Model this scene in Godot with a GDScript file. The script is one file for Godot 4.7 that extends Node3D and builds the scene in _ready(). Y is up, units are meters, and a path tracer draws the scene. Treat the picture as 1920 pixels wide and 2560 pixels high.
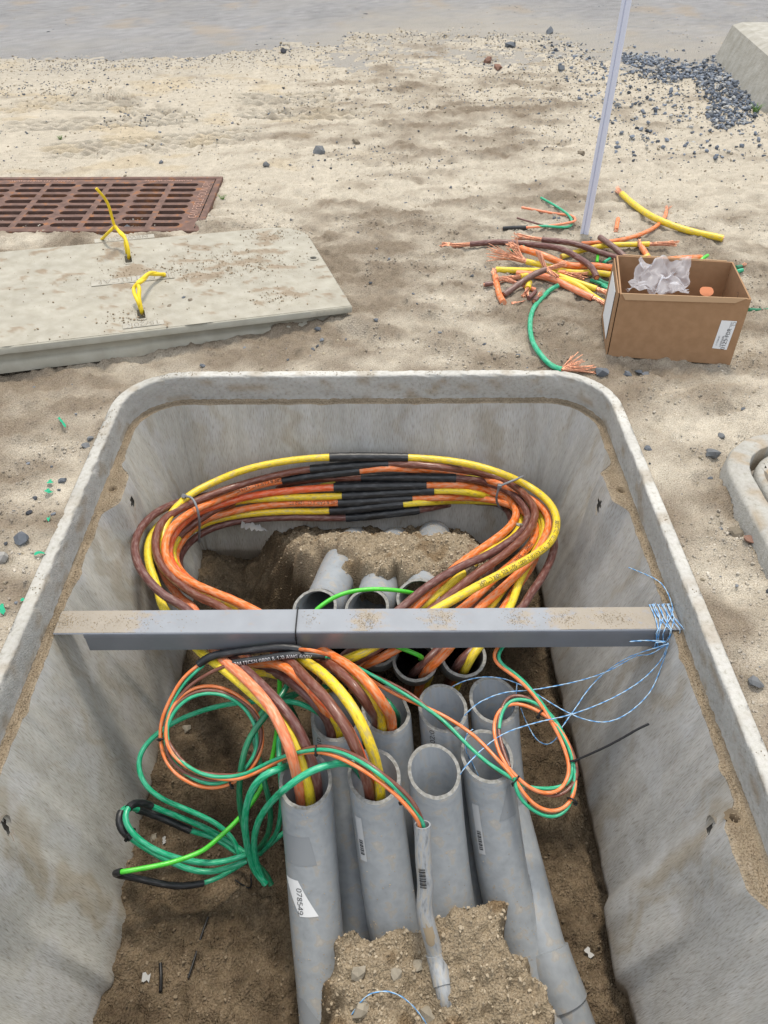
extends Node3D
# An open concrete electrical vault in sand: conduits, spliced cables, cut ends, a cover and a drain grate round it.

class Buf:
	var v := PackedVector3Array()
	var n := PackedVector3Array()
	var uv := PackedVector2Array()
	var c := PackedColorArray()
	var i := PackedInt32Array()

	func vert(p: Vector3, nn: Vector3, u := Vector2.ZERO, col := Color.WHITE) -> int:
		v.append(p)
		n.append(nn)
		uv.append(u)
		c.append(col)
		return v.size() - 1

	func tri(a: int, b: int, d: int) -> void:
		if (v[b] - v[a]).cross(v[d] - v[a]).dot(n[a] + n[b] + n[d]) > 0.0:
			i.append_array([a, d, b])
		else:
			i.append_array([a, b, d])

	func quad(a: int, b: int, d: int, e: int) -> void:
		tri(a, b, d)
		tri(a, d, e)

	func face(p: Array, col := Color.WHITE) -> void:   # a flat convex polygon
		var nn: Vector3 = (p[2] - p[0]).cross(p[1] - p[0]).normalized()
		var k: Array[int] = []
		var ax: Vector3 = (p[1] - p[0]).normalized()
		var ay := nn.cross(ax)
		for q in p:
			k.append(vert(q, nn, Vector2((q - p[0]).dot(ax), (q - p[0]).dot(ay)), col))
		for j in range(1, k.size() - 1):
			i.append_array([k[0], k[j], k[j + 1]])

	func mesh() -> ArrayMesh:
		var a := []
		a.resize(Mesh.ARRAY_MAX)
		a[Mesh.ARRAY_VERTEX] = v
		a[Mesh.ARRAY_NORMAL] = n
		a[Mesh.ARRAY_TEX_UV] = uv
		a[Mesh.ARRAY_COLOR] = c
		a[Mesh.ARRAY_INDEX] = i
		var m := ArrayMesh.new()
		m.add_surface_from_arrays(Mesh.PRIMITIVE_TRIANGLES, a)
		return m

var names := {}
var M := {}
var t_scuff: NoiseTexture2D
var t_rough: NoiseTexture2D
var n_low: FastNoiseLite
var n_mid: FastNoiseLite
var n_fine: FastNoiseLite
var n_cell: FastNoiseLite
var rng := RandomNumberGenerator.new()

func v(x: float, y: float, z: float) -> Vector3:
	return Vector3(x, y, z)

func lin(r: float, g: float, b: float) -> Color:   # a linear base colour as sRGB
	return Color(r, g, b).linear_to_srgb()

func numbered(called: String) -> String:
	var k: int = names.get(called, 0)
	names[called] = k + 1
	return called if k == 0 else "%s_%03d" % [called, k]

func tag(o: Node3D, label: String, category := "", group := "", kind := "") -> void:
	if label:
		o.set_meta("label", label)
	if category:
		o.set_meta("category", category)
	if group:
		o.set_meta("group", group)
	if kind:
		o.set_meta("kind", kind)

func thing(called: String, label: String, category: String, at: Vector3, group := "") -> Node3D:
	var o := Node3D.new()
	o.name = numbered(called)
	add_child(o)
	o.position = at
	tag(o, label, category, group)
	return o

func at_of(o: Node) -> Vector3:   # where a node's own origin lies in the scene
	var p := Vector3.ZERO
	while o is Node3D and o != self:
		p += (o as Node3D).position
		o = o.get_parent()
	return p

func part(called: String, b: Buf, m: Material, parent: Node3D, kind := "") -> MeshInstance3D:   # geometry is given in scene coordinates
	var o := MeshInstance3D.new()
	var off := at_of(parent)
	for k in b.v.size():
		b.v[k] -= off
	o.mesh = b.mesh()
	o.mesh.surface_set_material(0, m)
	o.name = called
	parent.add_child(o, true)
	if kind:
		o.set_meta("kind", kind)
	return o

func solo(called: String, b: Buf, m: Material, label: String, category := "", group := "", kind := "") -> MeshInstance3D:
	var lo := b.v[0]
	var hi := b.v[0]
	for p in b.v:
		lo = lo.min(p)
		hi = hi.max(p)
	var base := Vector3((lo.x + hi.x) / 2, lo.y, (lo.z + hi.z) / 2)
	if kind == "structure":
		base = Vector3.ZERO
	for k in b.v.size():
		b.v[k] -= base
	var o := MeshInstance3D.new()
	o.mesh = b.mesh()
	o.mesh.surface_set_material(0, m)
	o.name = numbered(called)
	add_child(o)
	o.position = base
	tag(o, label, category, group, kind)
	return o

# ---------------------------------------------------------------- curves and tubes

func smooth(p: Array, step := 0.012) -> PackedVector3Array:   # Catmull-Rom through the points
	var out := PackedVector3Array()
	var k := p.size()
	for j in k - 1:
		var a: Vector3 = p[j - 1] if j > 0 else p[0] * 2 - p[1]
		var b: Vector3 = p[j]
		var c: Vector3 = p[j + 1]
		var d: Vector3 = p[j + 2] if j + 2 < k else p[k - 1] * 2 - p[k - 2]
		var m := maxi(1, ceili(b.distance_to(c) / step))
		for t in m:
			var u := float(t) / m
			out.append(0.5 * (2.0 * b + (c - a) * u + (2.0 * a - 5.0 * b + 4.0 * c - d) * u * u + (3.0 * b - a - 3.0 * c + d) * u * u * u))
	out.append(p[k - 1])
	return out

func soften(p: PackedVector3Array, times: int) -> PackedVector3Array:
	for t in times:
		var q := p.duplicate()
		for j in range(1, p.size() - 1):
			q[j] = (p[j - 1] + 2.0 * p[j] + p[j + 1]) / 4.0
		p = q
	return p

func bend(p: Array, times := 10) -> PackedVector3Array:
	return soften(smooth(p), times)

func tangent(p: PackedVector3Array, j: int) -> Vector3:
	return (p[mini(j + 1, p.size() - 1)] - p[maxi(j - 1, 0)]).normalized()

func tube(b: Buf, p: PackedVector3Array, r: float, sides := 12, wob := 0.0, cap := true, col := Color.WHITE, r_end := -1.0) -> void:
	var t0 := tangent(p, 0)
	var nn := t0.cross(Vector3.UP if absf(t0.y) < 0.9 else Vector3.RIGHT).normalized()
	var s := 0.0
	var first := b.v.size()
	var g: FastNoiseLite = n_mid
	for j in p.size():
		var t := tangent(p, j)
		nn = (nn - t * nn.dot(t)).normalized()
		var bb := t.cross(nn)
		if j > 0:
			s += p[j].distance_to(p[j - 1])
		var rr := r
		if r_end >= 0.0:
			rr = lerpf(r, r_end, float(j) / (p.size() - 1))
		if wob > 0.0:
			rr += wob * g.get_noise_2d(s * 60.0, p[0].x * 91.0)
		for k in sides + 1:
			var a := TAU * k / sides
			var d := nn * cos(a) + bb * sin(a)
			b.vert(p[j] + d * rr, d, Vector2(float(k) / sides, s), col)
	for j in p.size() - 1:
		for k in sides:
			var q := first + j * (sides + 1) + k
			b.i.append_array([q, q + sides + 2, q + 1, q, q + sides + 1, q + sides + 2])
	if cap:
		for e in [0, p.size() - 1]:
			var t := tangent(p, e) * (-1.0 if e == 0 else 1.0)
			var m := b.vert(p[e] + t * r * 0.08, t, Vector2.ZERO, col)
			var ring: Array[int] = []
			for k in sides + 1:
				ring.append(b.vert(b.v[first + e * (sides + 1) + k], t, Vector2.ZERO, col))
			for k in sides:
				b.tri(m, ring[k], ring[k + 1])

func cut(p: PackedVector3Array, from: float, to: float) -> PackedVector3Array:   # a stretch of a path, by length
	var out := PackedVector3Array()
	var s := 0.0
	for j in p.size():
		if j > 0:
			s += p[j].distance_to(p[j - 1])
		if s >= from and s <= to:
			out.append(p[j])
	return out

func length(p: PackedVector3Array) -> float:
	var s := 0.0
	for j in range(1, p.size()):
		s += p[j].distance_to(p[j - 1])
	return s

func on_path(p: PackedVector3Array, s: float) -> Array:   # point and direction at a length
	for j in range(1, p.size()):
		var d := p[j].distance_to(p[j - 1])
		if s <= d or j == p.size() - 1:
			return [p[j - 1].lerp(p[j], s / maxf(d, 1e-6)), tangent(p, j - 1).lerp(tangent(p, j), clampf(s / maxf(d, 1e-6), 0, 1)).normalized()]
		s -= d
	return [p[0], tangent(p, 0)]

func lettering(text: String, high: float) -> Array:   # vertices and triangles of flat print, centred
	var tm := TextMesh.new()
	var f := SystemFont.new()
	f.font_names = PackedStringArray(["Droid Sans"])
	tm.font = f
	tm.text = text
	tm.font_size = 48
	tm.pixel_size = high / 36.0
	tm.depth = 0.0
	tm.curve_step = 3.0
	var a := tm.get_mesh_arrays()
	return [a[Mesh.ARRAY_VERTEX], a[Mesh.ARRAY_INDEX]]

func print_along(p: PackedVector3Array, r: float, s0: float, facing: Vector3, text: String, high: float, m: Material, parent: Node3D, flip := false) -> void:   # print that runs along a tube
	var l := lettering(text, high)
	var b := Buf.new()
	var w := 0.0
	for q in l[0]:
		w = maxf(w, absf(q.x))
	for q in l[0]:
		var x: float = -q.x if flip else q.x
		var y: float = -q.y if flip else q.y
		var o := on_path(p, s0 + w + x)
		var t: Vector3 = o[1]
		var nn := (facing - t * facing.dot(t)).normalized()
		var bb := nn.cross(t)
		var a := y / r
		var d := nn * cos(a) + bb * sin(a)
		b.vert(o[0] + d * (r + 0.0006), d)
	for k in range(0, l[1].size(), 3):
		b.tri(l[1][k], l[1][k + 1], l[1][k + 2])
	if b.v.size():
		part("print", b, m, parent)

func print_flat(text: String, high: float, origin: Vector3, ax: Vector3, ay: Vector3, m: Material, parent: Node3D, called := "print", raised := 0.0006) -> void:
	var l := lettering(text, high)
	var b := Buf.new()
	var nn := ax.cross(ay).normalized()
	for q in l[0]:
		b.vert(origin + ax * q.x + ay * q.y + nn * raised, nn)
	for k in range(0, l[1].size(), 3):
		b.tri(l[1][k], l[1][k + 1], l[1][k + 2])
	if b.v.size():
		part(called, b, m, parent)

func slab(b: Buf, o: Vector3, ax: Vector3, ay: Vector3, az: Vector3, bev := 0.002, col := Color.WHITE) -> void:   # a box from its corner and edges, edges chamfered
	var c := o + (ax + ay + az) / 2
	var e := [ax / 2, ay / 2, az / 2]
	var l := [ax.length() / 2, ay.length() / 2, az.length() / 2]
	var u := [ax.normalized(), ay.normalized(), az.normalized()]
	for a in 3:
		for s in [-1.0, 1.0]:
			var p: Array = []
			var k1: int = (a + 1) % 3
			var k2: int = (a + 2) % 3
			for q in [[-1, -1], [1, -1], [1, 1], [-1, 1]]:
				p.append(c + e[a] * s + u[k1] * q[0] * (l[k1] - bev) + u[k2] * q[1] * (l[k2] - bev))
			if (p[2] - p[0]).cross(p[1] - p[0]).dot(u[a] * s) < 0:
				p.reverse()
			b.face(p, col)
	for a in 3:
		var k1: int = (a + 1) % 3
		var k2: int = (a + 2) % 3
		for s in [-1.0, 1.0]:
			for t in [-1.0, 1.0]:
				var p: Array = []
				for q in [-1.0, 1.0]:
					p.append(c + u[a] * q * (l[a] - bev) + u[k1] * s * l[k1] + u[k2] * t * (l[k2] - bev))
				for q in [1.0, -1.0]:
					p.append(c + u[a] * q * (l[a] - bev) + u[k1] * s * (l[k1] - bev) + u[k2] * t * l[k2])
				if (p[2] - p[0]).cross(p[1] - p[0]).dot(u[k1] * s + u[k2] * t) < 0:
					p.reverse()
				b.face(p, col)
	for x in [-1.0, 1.0]:
		for y in [-1.0, 1.0]:
			for z in [-1.0, 1.0]:
				var p: Array = [c + u[0] * x * l[0] + u[1] * y * (l[1] - bev) + u[2] * z * (l[2] - bev), c + u[0] * x * (l[0] - bev) + u[1] * y * l[1] + u[2] * z * (l[2] - bev), c + u[0] * x * (l[0] - bev) + u[1] * y * (l[1] - bev) + u[2] * z * l[2]]
				if (p[2] - p[0]).cross(p[1] - p[0]).dot(u[0] * x + u[1] * y + u[2] * z) < 0:
					p.reverse()
				b.face(p, col)

func rock(seed_: int, flat := true, squash := Vector3(1, 0.7, 0.85), jag := 0.35, rounds := 1) -> Buf:   # a broken stone about 1 across
	var pts: Array = [Vector3.UP, Vector3.DOWN, Vector3.LEFT, Vector3.RIGHT, Vector3.FORWARD, Vector3.BACK]
	var f: Array = []
	for y in [0, 1]:
		for x in [2, 3]:
			for z in [4, 5]:
				f.append([y, x, z])
	for t in rounds:
		var g: Array = []
		for q in f:
			var m: Array[int] = []
			for e in [[0, 1], [1, 2], [2, 0]]:
				pts.append(((pts[q[e[0]]] + pts[q[e[1]]]) / 2).normalized())
				m.append(pts.size() - 1)
			g.append_array([[q[0], m[0], m[2]], [q[1], m[1], m[0]], [q[2], m[2], m[1]], [m[0], m[1], m[2]]])
		f = g
	var w: FastNoiseLite = n_mid
	var moved: Array = []
	for q in pts:
		var d: Vector3 = q + Vector3(0.01, 0.02, 0.03)
		moved.append(q * squash * 0.5 * (1.0 + jag * w.get_noise_3d(d.x * 1.3 + seed_ * 17.3, d.y * 1.3, d.z * 1.3) * 1.8))
	var b := Buf.new()
	for q in f:
		var p: Array = [moved[q[0]], moved[q[1]], moved[q[2]]]
		if (p[2] - p[0]).cross(p[1] - p[0]).dot(p[0] + p[1] + p[2]) < 0:
			p.reverse()
		if flat:
			b.face(p)
		else:
			var k: Array[int] = []
			for z in p:
				k.append(b.vert(z, z.normalized()))
			b.tri(k[0], k[1], k[2])
	return b

# ---------------------------------------------------------------- materials

func fnl(freq: float, seed_: int, oct := 4, kind := FastNoiseLite.TYPE_SIMPLEX_SMOOTH) -> FastNoiseLite:
	var f := FastNoiseLite.new()
	f.noise_type = kind
	f.frequency = freq
	f.seed = seed_
	f.fractal_octaves = oct
	return f

func ntex(freq: float, seed_: int, size := 512, ramp: Array = [], oct := 4, kind := FastNoiseLite.TYPE_SIMPLEX_SMOOTH) -> NoiseTexture2D:
	var t := NoiseTexture2D.new()
	t.noise = fnl(freq, seed_, oct, kind)
	t.width = size
	t.height = size
	t.seamless = true
	t.seamless_blend_skirt = 0.2
	if ramp:
		var g := Gradient.new()
		var o := PackedFloat32Array()
		var c := PackedColorArray()
		for k in ramp:
			o.append(k[0])
			c.append(k[1])
		g.offsets = o
		g.colors = c
		t.color_ramp = g
	return t

func mat(called: String, color: Color, rough: float, tex: Texture2D = null, scale := 1.0, relief: Texture2D = null, deep := 0.0, tri := true) -> StandardMaterial3D:
	var m := StandardMaterial3D.new()
	m.resource_name = called
	m.albedo_color = color
	m.roughness = rough
	m.metallic_specular = 0.4
	m.albedo_texture = tex
	m.uv1_scale = Vector3.ONE * scale
	if tri:
		m.uv1_triplanar = true
		m.uv1_world_triplanar = true
	if relief:
		m.heightmap_enabled = true
		m.heightmap_texture = relief
		m.heightmap_scale = deep
	M[called] = m
	return m

func jacket(called: String, c: Color, dust: Color, share := 0.3, rough := 0.38, dark := 1.0) -> void:   # plastic insulation, muddied in blotches and scuffed
	var d := c.lerp(dust, 0.75)
	share += 0.09
	var t := ntex(0.018, hash(called) % 900, 512, [[0.0, c.darkened(0.35 * dark)], [0.2, c.darkened(0.1 * dark)], [0.42, c], [1.0 - share - 0.08, c.lightened(0.04)], [1.0 - share + 0.04, c.lerp(dust, 0.5)], [1.0, d.lightened(0.12)]], 6)
	var m := mat(called, Color.WHITE, rough, t, 1.0, t_scuff, 0.03, false)
	m.uv1_scale = Vector3(1, 3.0, 1)   # scuffs and mud run along the length
	m.roughness_texture = t_rough
	m.metallic_specular = 0.5

func materials() -> void:
	n_low = fnl(1.0, 11, 3)
	n_mid = fnl(1.0, 12, 2)
	n_fine = fnl(1.0, 13, 3)
	n_cell = fnl(1.0, 14, 1, FastNoiseLite.TYPE_CELLULAR)
	n_cell.cellular_return_type = FastNoiseLite.RETURN_DISTANCE
	t_rough = ntex(0.02, 33, 512, [[0.0, Color(0.75, 0.75, 0.75)], [0.55, Color(0.85, 0.85, 0.85)], [0.75, Color(1, 1, 1)]], 5)
	t_scuff = ntex(0.03, 31, 512, [], 5)
	var grain := ntex(0.11, 21, 1024, [[0.0, Color(0.55, 0.52, 0.48)], [0.32, Color(0.86, 0.84, 0.81)], [0.6, Color(0.97, 0.96, 0.94)], [1.0, Color(1, 1, 1)]], 4)
	var grain_deep := ntex(0.09, 22, 1024, [], 4)
	var s := mat("sand", Color.WHITE, 0.95, grain, 1.7, grain_deep, 0.5)
	s.vertex_color_use_as_albedo = true
	s.metallic_specular = 0.2
	s = mat("soil", Color.WHITE, 0.9, ntex(0.07, 23, 1024, [[0.0, Color(0.5, 0.47, 0.43)], [0.4, Color(0.85, 0.83, 0.8)], [1.0, Color(1, 1, 1)]], 5), 2.0, ntex(0.07, 24, 1024, [], 5), 0.7)
	s.vertex_color_use_as_albedo = true
	s.metallic_specular = 0.25
	s = mat("clod", Color.WHITE, 0.95)
	s.vertex_color_use_as_albedo = true
	s.metallic_specular = 0.2
	s = mat("asphalt", Color.WHITE, 0.9, ntex(0.2, 25, 1024, [[0.0, Color(0.55, 0.55, 0.56)], [0.5, Color(0.85, 0.85, 0.86)], [1.0, Color(1, 1, 1)]], 4), 0.6, ntex(0.2, 26, 1024, [], 3), 0.6)
	s.vertex_color_use_as_albedo = true
	var streak := [[0.0, Color(0.6, 0.57, 0.53)], [0.26, Color(0.88, 0.87, 0.85)], [0.5, Color(0.95, 0.947, 0.94)], [1.0, Color(1, 1, 1)]]
	s = mat("cast_wall", Color.WHITE, 0.8, ntex(0.1, 27, 1024, streak, 5), 1.0, ntex(0.12, 28, 1024, [], 4), 0.05, false)
	s.uv1_scale = Vector3(3.1, 0.3, 1.0)
	s.vertex_color_use_as_albedo = true
	s.metallic_specular = 0.3
	s = mat("concrete", Color.WHITE, 0.85, ntex(0.03, 29, 1024, [[0.0, Color(0.68, 0.66, 0.62)], [0.25, Color(0.91, 0.905, 0.89)], [0.5, Color(0.95, 0.947, 0.94)], [1.0, Color(1, 1, 1)]], 6), 2.0, ntex(0.08, 30, 1024, [], 5), 0.12)
	s.vertex_color_use_as_albedo = true
	s.metallic_specular = 0.3
	s = mat("lid", Color.WHITE, 0.8, ntex(0.02, 65, 512, [[0.0, Color(0.88, 0.87, 0.85)], [1.0, Color(1, 1, 1)]], 5), 1.5, ntex(0.1, 66, 512, [], 4), 0.06)
	s.vertex_color_use_as_albedo = true
	s = mat("pad", lin(0.42, 0.405, 0.365), 0.85, ntex(0.02, 61, 512, [[0.0, Color(0.8, 0.79, 0.76)], [1.0, Color(1, 1, 1)]], 5), 1.0, ntex(0.1, 62, 512, [], 4), 0.2)
	var dust := lin(0.34, 0.27, 0.19)
	var pale := lin(0.5, 0.44, 0.42)
	jacket("yellow", lin(0.74, 0.53, 0.02), dust, 0.3, 0.44)
	jacket("orange", lin(0.74, 0.16, 0.025), lin(0.55, 0.3, 0.21), 0.38, 0.44)
	jacket("red_orange", lin(0.7, 0.11, 0.03), lin(0.6, 0.26, 0.18), 0.3)
	jacket("brown", lin(0.14, 0.042, 0.024), lin(0.22, 0.13, 0.1), 0.28, 0.36)
	jacket("muddy_brown", lin(0.12, 0.05, 0.035), lin(0.3, 0.25, 0.25), 0.6, 0.55)
	jacket("plum", lin(0.12, 0.043, 0.034), lin(0.21, 0.14, 0.12), 0.28, 0.48)
	jacket("salmon", lin(0.75, 0.21, 0.09), lin(0.6, 0.36, 0.25), 0.35, 0.5)
	jacket("dull_yellow", lin(0.72, 0.55, 0.03), dust, 0.2, 0.5)
	jacket("green", lin(0.005, 0.33, 0.15), lin(0.14, 0.4, 0.28), 0.38, 0.44)
	jacket("deep_green", lin(0.006, 0.16, 0.07), lin(0.1, 0.16, 0.1), 0.3)
	jacket("lime", lin(0.06, 0.5, 0.03), lin(0.3, 0.4, 0.1), 0.15)
	jacket("sleeve", lin(0.011, 0.012, 0.014), lin(0.05, 0.05, 0.052), 0.2, 0.5)
	jacket("copper", lin(0.72, 0.34, 0.21), lin(0.5, 0.28, 0.19), 0.3, 0.42)
	M.copper.metallic = 0.8
	jacket("conduit", lin(0.26, 0.28, 0.298), lin(0.32, 0.285, 0.24), 0.2, 0.4, 0.3)
	jacket("small_conduit", lin(0.28, 0.295, 0.31), lin(0.33, 0.29, 0.23), 0.35, 0.5)
	mat("conduit_rim", lin(0.3, 0.3, 0.29), 0.8, ntex(0.05, 71, 256, [[0.0, Color(0.7, 0.69, 0.66)], [1.0, Color(1, 1, 1)]], 4), 6.0)
	s = mat("beam", Color.WHITE, 0.36, ntex(0.01, 57, 512, [[0.0, Color(0.93, 0.93, 0.93)], [1.0, Color(1, 1, 1)]], 4), 2.0)
	s.vertex_color_use_as_albedo = true
	s.metallic = 0.35
	s = mat("beam_top", Color.WHITE, 0.5, M.beam.albedo_texture, 2.0)
	s.vertex_color_use_as_albedo = true
	mat("tie_black", lin(0.012, 0.012, 0.013), 0.4)
	mat("tie_grey", lin(0.2, 0.21, 0.23), 0.4)
	mat("string_blue", lin(0.09, 0.3, 0.62), 0.7)
	mat("string_white", lin(0.42, 0.55, 0.66), 0.7)
	mat("ink", lin(0.02, 0.02, 0.022), 0.6)
	mat("white_ink", lin(0.6, 0.6, 0.6), 0.6)
	mat("paper", lin(0.68, 0.69, 0.7), 0.6)
	mat("tape", lin(0.22, 0.235, 0.25), 0.35)
	mat("rust", Color.WHITE, 0.8, ntex(0.02, 41, 512, [[0.0, lin(0.085, 0.05, 0.04)], [0.4, lin(0.125, 0.072, 0.055)], [0.62, lin(0.15, 0.088, 0.07)], [0.75, lin(0.2, 0.09, 0.045)], [1.0, lin(0.3, 0.12, 0.04)]], 5), 1.5, ntex(0.1, 42, 512, [], 4), 0.12)
	mat("dark_pit", lin(0.02, 0.017, 0.014), 0.9)
	mat("post", lin(0.6, 0.63, 0.74), 0.4)
	mat("card", Color.WHITE, 0.85, ntex(0.02, 51, 512, [[0.0, lin(0.27, 0.155, 0.08)], [0.5, lin(0.3, 0.175, 0.092)], [1.0, lin(0.34, 0.2, 0.11)]], 4), 2.5, ntex(0.05, 52, 256, [], 3), 0.06)
	mat("card_edge", lin(0.4, 0.26, 0.15), 0.9)
	var bag := mat("bag", Color(0.9, 0.91, 0.94, 0.3), 0.3)
	bag.transparency = BaseMaterial3D.TRANSPARENCY_ALPHA
	bag.cull_mode = BaseMaterial3D.CULL_DISABLED
	mat("chip_green", lin(0.01, 0.32, 0.17), 0.45)
	mat("litter", lin(0.27, 0.27, 0.26), 0.4)
	mat("grass", lin(0.08, 0.16, 0.03), 0.7)
	mat("rope", Color.WHITE, 0.45, ntex(0.03, 55, 256, [[0.0, lin(0.6, 0.42, 0.01)], [1.0, lin(0.8, 0.6, 0.03)]], 3), 4.0)

# ---------------------------------------------------------------- the ground

const CX := -0.035   # the vault: outer half width, ends and corner radius
const HX := 0.762
const ZF := -2.095
const ZN := -0.12
const RC := 0.2

func vault_depth(x: float, z: float) -> float:   # how far inside the vault's outer face, negative outside
	var qx := absf(x - CX) - (HX - RC)
	var qz := absf(z - (ZF + ZN) / 2) - ((ZN - ZF) / 2 - RC)
	return -(Vector2(maxf(qx, 0), maxf(qz, 0)).length() + minf(maxf(qx, qz), 0.0) - RC)

func near_vault_depth(x: float, z: float) -> float:   # the second vault, on the right
	var qx := absf(x - 1.445) - (0.54 - 0.19)
	var qz := absf(z + 1.0) - (0.70 - 0.19)
	return -(Vector2(maxf(qx, 0), maxf(qz, 0)).length() + minf(maxf(qx, qz), 0.0) - 0.19)

func bump(x: float, z: float, cx: float, cz: float, rx: float, rz: float) -> float:
	return exp(-pow((x - cx) / rx, 2) - pow((z - cz) / rz, 2))

func road_edge(x: float) -> float:
	var e := lerpf(-6.22, -7.25, smoothstep(-1.6, 0.5, x))
	return lerpf(e, -6.3, smoothstep(0.9, 2.3, x))

var tracks: Array = []

func tread(x: float, z: float) -> float:   # tyre ribs pressed into the far sand
	var best := 0.0
	for t in tracks:
		var a: Vector2 = t[0]
		var d: Vector2 = t[1] - a
		var q := Vector2(x, z) - a
		var u := q.dot(d) / d.length_squared()
		if u < -0.05 or u > 1.05:
			continue
		var l := d.length()
		var side: float = q.cross(d) / l + t[3] * sin(u * 3.0)
		if absf(side) > t[2]:
			continue
		var fade := smoothstep(-0.05, 0.1, u) * (1.0 - smoothstep(0.85, 1.05, u)) * (1.0 - smoothstep(t[2] * 0.75, t[2], absf(side)))
		var rib := sin(side * 92.0) + 0.2 * sin(u * l * 70.0 + absf(side) * 50.0)
		best = (-0.02 + 0.026 * rib) * fade * (0.75 + 0.4 * clampf(n_low.get_noise_2d(x * 3.0, z * 3.0) + 0.5, 0, 1))
	return best

func dryness(x: float, z: float) -> float:
	var a: float = n_low.get_noise_2d(x * 1.2 + 5.0, z * 2.0)
	var b: float = n_mid.get_noise_2d(x * 4.0, z * 6.0 + 9.0)
	var pale := smoothstep(-2.9, -4.0, z) * 0.55 + smoothstep(0.2, -1.2, x) * smoothstep(-3.0, -3.6, z) * 0.5
	pale += 0.42 * smoothstep(0.6, 1.1, x) * smoothstep(-2.4, -1.6, z)
	pale += 0.3 * smoothstep(0.7, 1.3, x) * smoothstep(-2.6, -3.2, z)
	pale -= 0.4 * bump(x, z, 0.75, -5.0, 0.9, 0.6) + 0.4 * bump(x, z, 0.15, -4.5, 0.55, 0.3) + 0.3 * bump(x, z, 0.0, -5.6, 0.4, 0.2)
	return clampf(0.28 + pale + 0.85 * a + 0.6 * b, 0.0, 1.0)

func gh(x: float, z: float) -> float:   # height of the sand
	var far_left := smoothstep(-0.2, -1.0, x) * smoothstep(-3.4, -3.9, z)
	var rough := lerpf(1.0, 0.35, far_left)
	var fade := 1.0 - smoothstep(-7.0, -9.0, z) * 0.7
	var near := 1.0 - smoothstep(3.0, 6.5, -z)
	var h := -0.012 + 0.010 * n_low.get_noise_2d(x * 1.3, z * 1.3) * fade
	h += rough * (0.007 * n_mid.get_noise_2d(x * 4.0, z * 4.0) + 0.007 * n_mid.get_noise_2d(x * 10.0 + 40.0, z * 10.0)) * fade
	var lump: float = n_mid.get_noise_2d(x * 6.0 - 30.0, z * 6.0)
	h -= rough * 0.012 * smoothstep(0.2, 0.5, lump) * fade
	h += (rough * 0.6 + 0.2) * 0.0105 * n_fine.get_noise_2d(x * 24.0, z * 24.0)
	if near > 0.0:
		h += near * 0.0042 * n_fine.get_noise_2d(x * 75.0, z * 75.0)
	# damp sand breaks into crumbly lumps
	var damp := smoothstep(0.55, 0.2, dryness(x, z)) * rough * (1.0 - smoothstep(-6.0, -7.5, z))
	h += damp * (0.004 + 0.016 * maxf(0.0, n_fine.get_noise_2d(x * 11.0, z * 11.0)) + 0.010 * absf(n_mid.get_noise_2d(x * 26.0, z * 26.0)))
	if z < -3.3 and x < 1.2 and z > -6.6:
		h += tread(x, z)
	# heaps that the photograph shows
	h += 0.045 * bump(x, z, -0.42, -2.42, 0.16, 0.06) + 0.03 * bump(x, z, -0.1, -2.40, 0.1, 0.05)
	h += 0.02 * bump(x, z, -0.84, -1.33, 0.06, 0.13) + 0.018 * bump(x, z, -0.85, -0.85, 0.05, 0.06)
	h += 0.03 * bump(x, z, 1.2, -1.95, 0.22, 0.12) - 0.02 * bump(x, z, 0.95, -2.02, 0.1, 0.06)
	h += 0.04 * bump(x, z, -0.68, -3.22, 0.12, 0.07) + 0.03 * bump(x, z, -1.1, -3.12, 0.5, 0.06)
	var d := vault_depth(x, z)
	if d > -0.12:
		h = lerpf(h, -0.013 + 0.35 * (h + 0.013), smoothstep(-0.12, -0.01, d) * (0.2 if x < -0.6 else 1.0))
		h -= maxf(d, 0.0) * 0.9
	var d2 := near_vault_depth(x, z)
	if d2 > 0.0:
		h -= d2 * 2.0
	if z < -5.4:
		var w := road_edge(x) - z + 0.55 * n_low.get_noise_2d(x * 1.7, z * 2.5) * smoothstep(-1.5, 0.3, x) + 0.12 * n_mid.get_noise_2d(x * 5.0, z * 5.0) + n_fine.get_noise_2d(x * 11.0, z * 13.0) * lerpf(0.14, 0.25, smoothstep(-1.5, 0.3, x))
		h += 0.014 * smoothstep(-0.9, -0.4, w) * smoothstep(0.3, -1.2, x)
		h = lerpf(h, minf(h, -0.012) - 0.03, smoothstep(-0.05, 0.35, w))
		h += 0.012 * smoothstep(0.4, 0.7, n_mid.get_noise_2d(x * 1.1 + 7.0, z * 2.0)) * smoothstep(0.2, 0.5, w) * (1.0 - smoothstep(0.8, 1.6, w))
	return h

func ground_color(x: float, z: float, h: float) -> Color:
	var a: float = n_low.get_noise_2d(x * 1.2 + 5.0, z * 2.0)
	var m := dryness(x, z)
	var c := Color(0.238, 0.2, 0.158).lerp(Color(0.515, 0.475, 0.405), m)
	var gold := smoothstep(0.1, 0.5, n_low.get_noise_2d(x * 1.6 - 20.0, z * 3.0)) * smoothstep(-3.4, -4.2, z) * smoothstep(0.3, -0.8, x)
	c = c.lerp(Color(0.5, 0.4, 0.25), 0.4 * gold)
	var grey := smoothstep(0.9, 0.0, z - road_edge(x) + 0.3 * a) * 0.35
	c = c.lerp(Color(0.33, 0.32, 0.3), grey)
	return c * (1.0 + 0.16 * n_fine.get_noise_2d(x * 20.0, z * 20.0) + 0.12 * n_mid.get_noise_2d(x * 60.0, z * 60.0))

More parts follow.
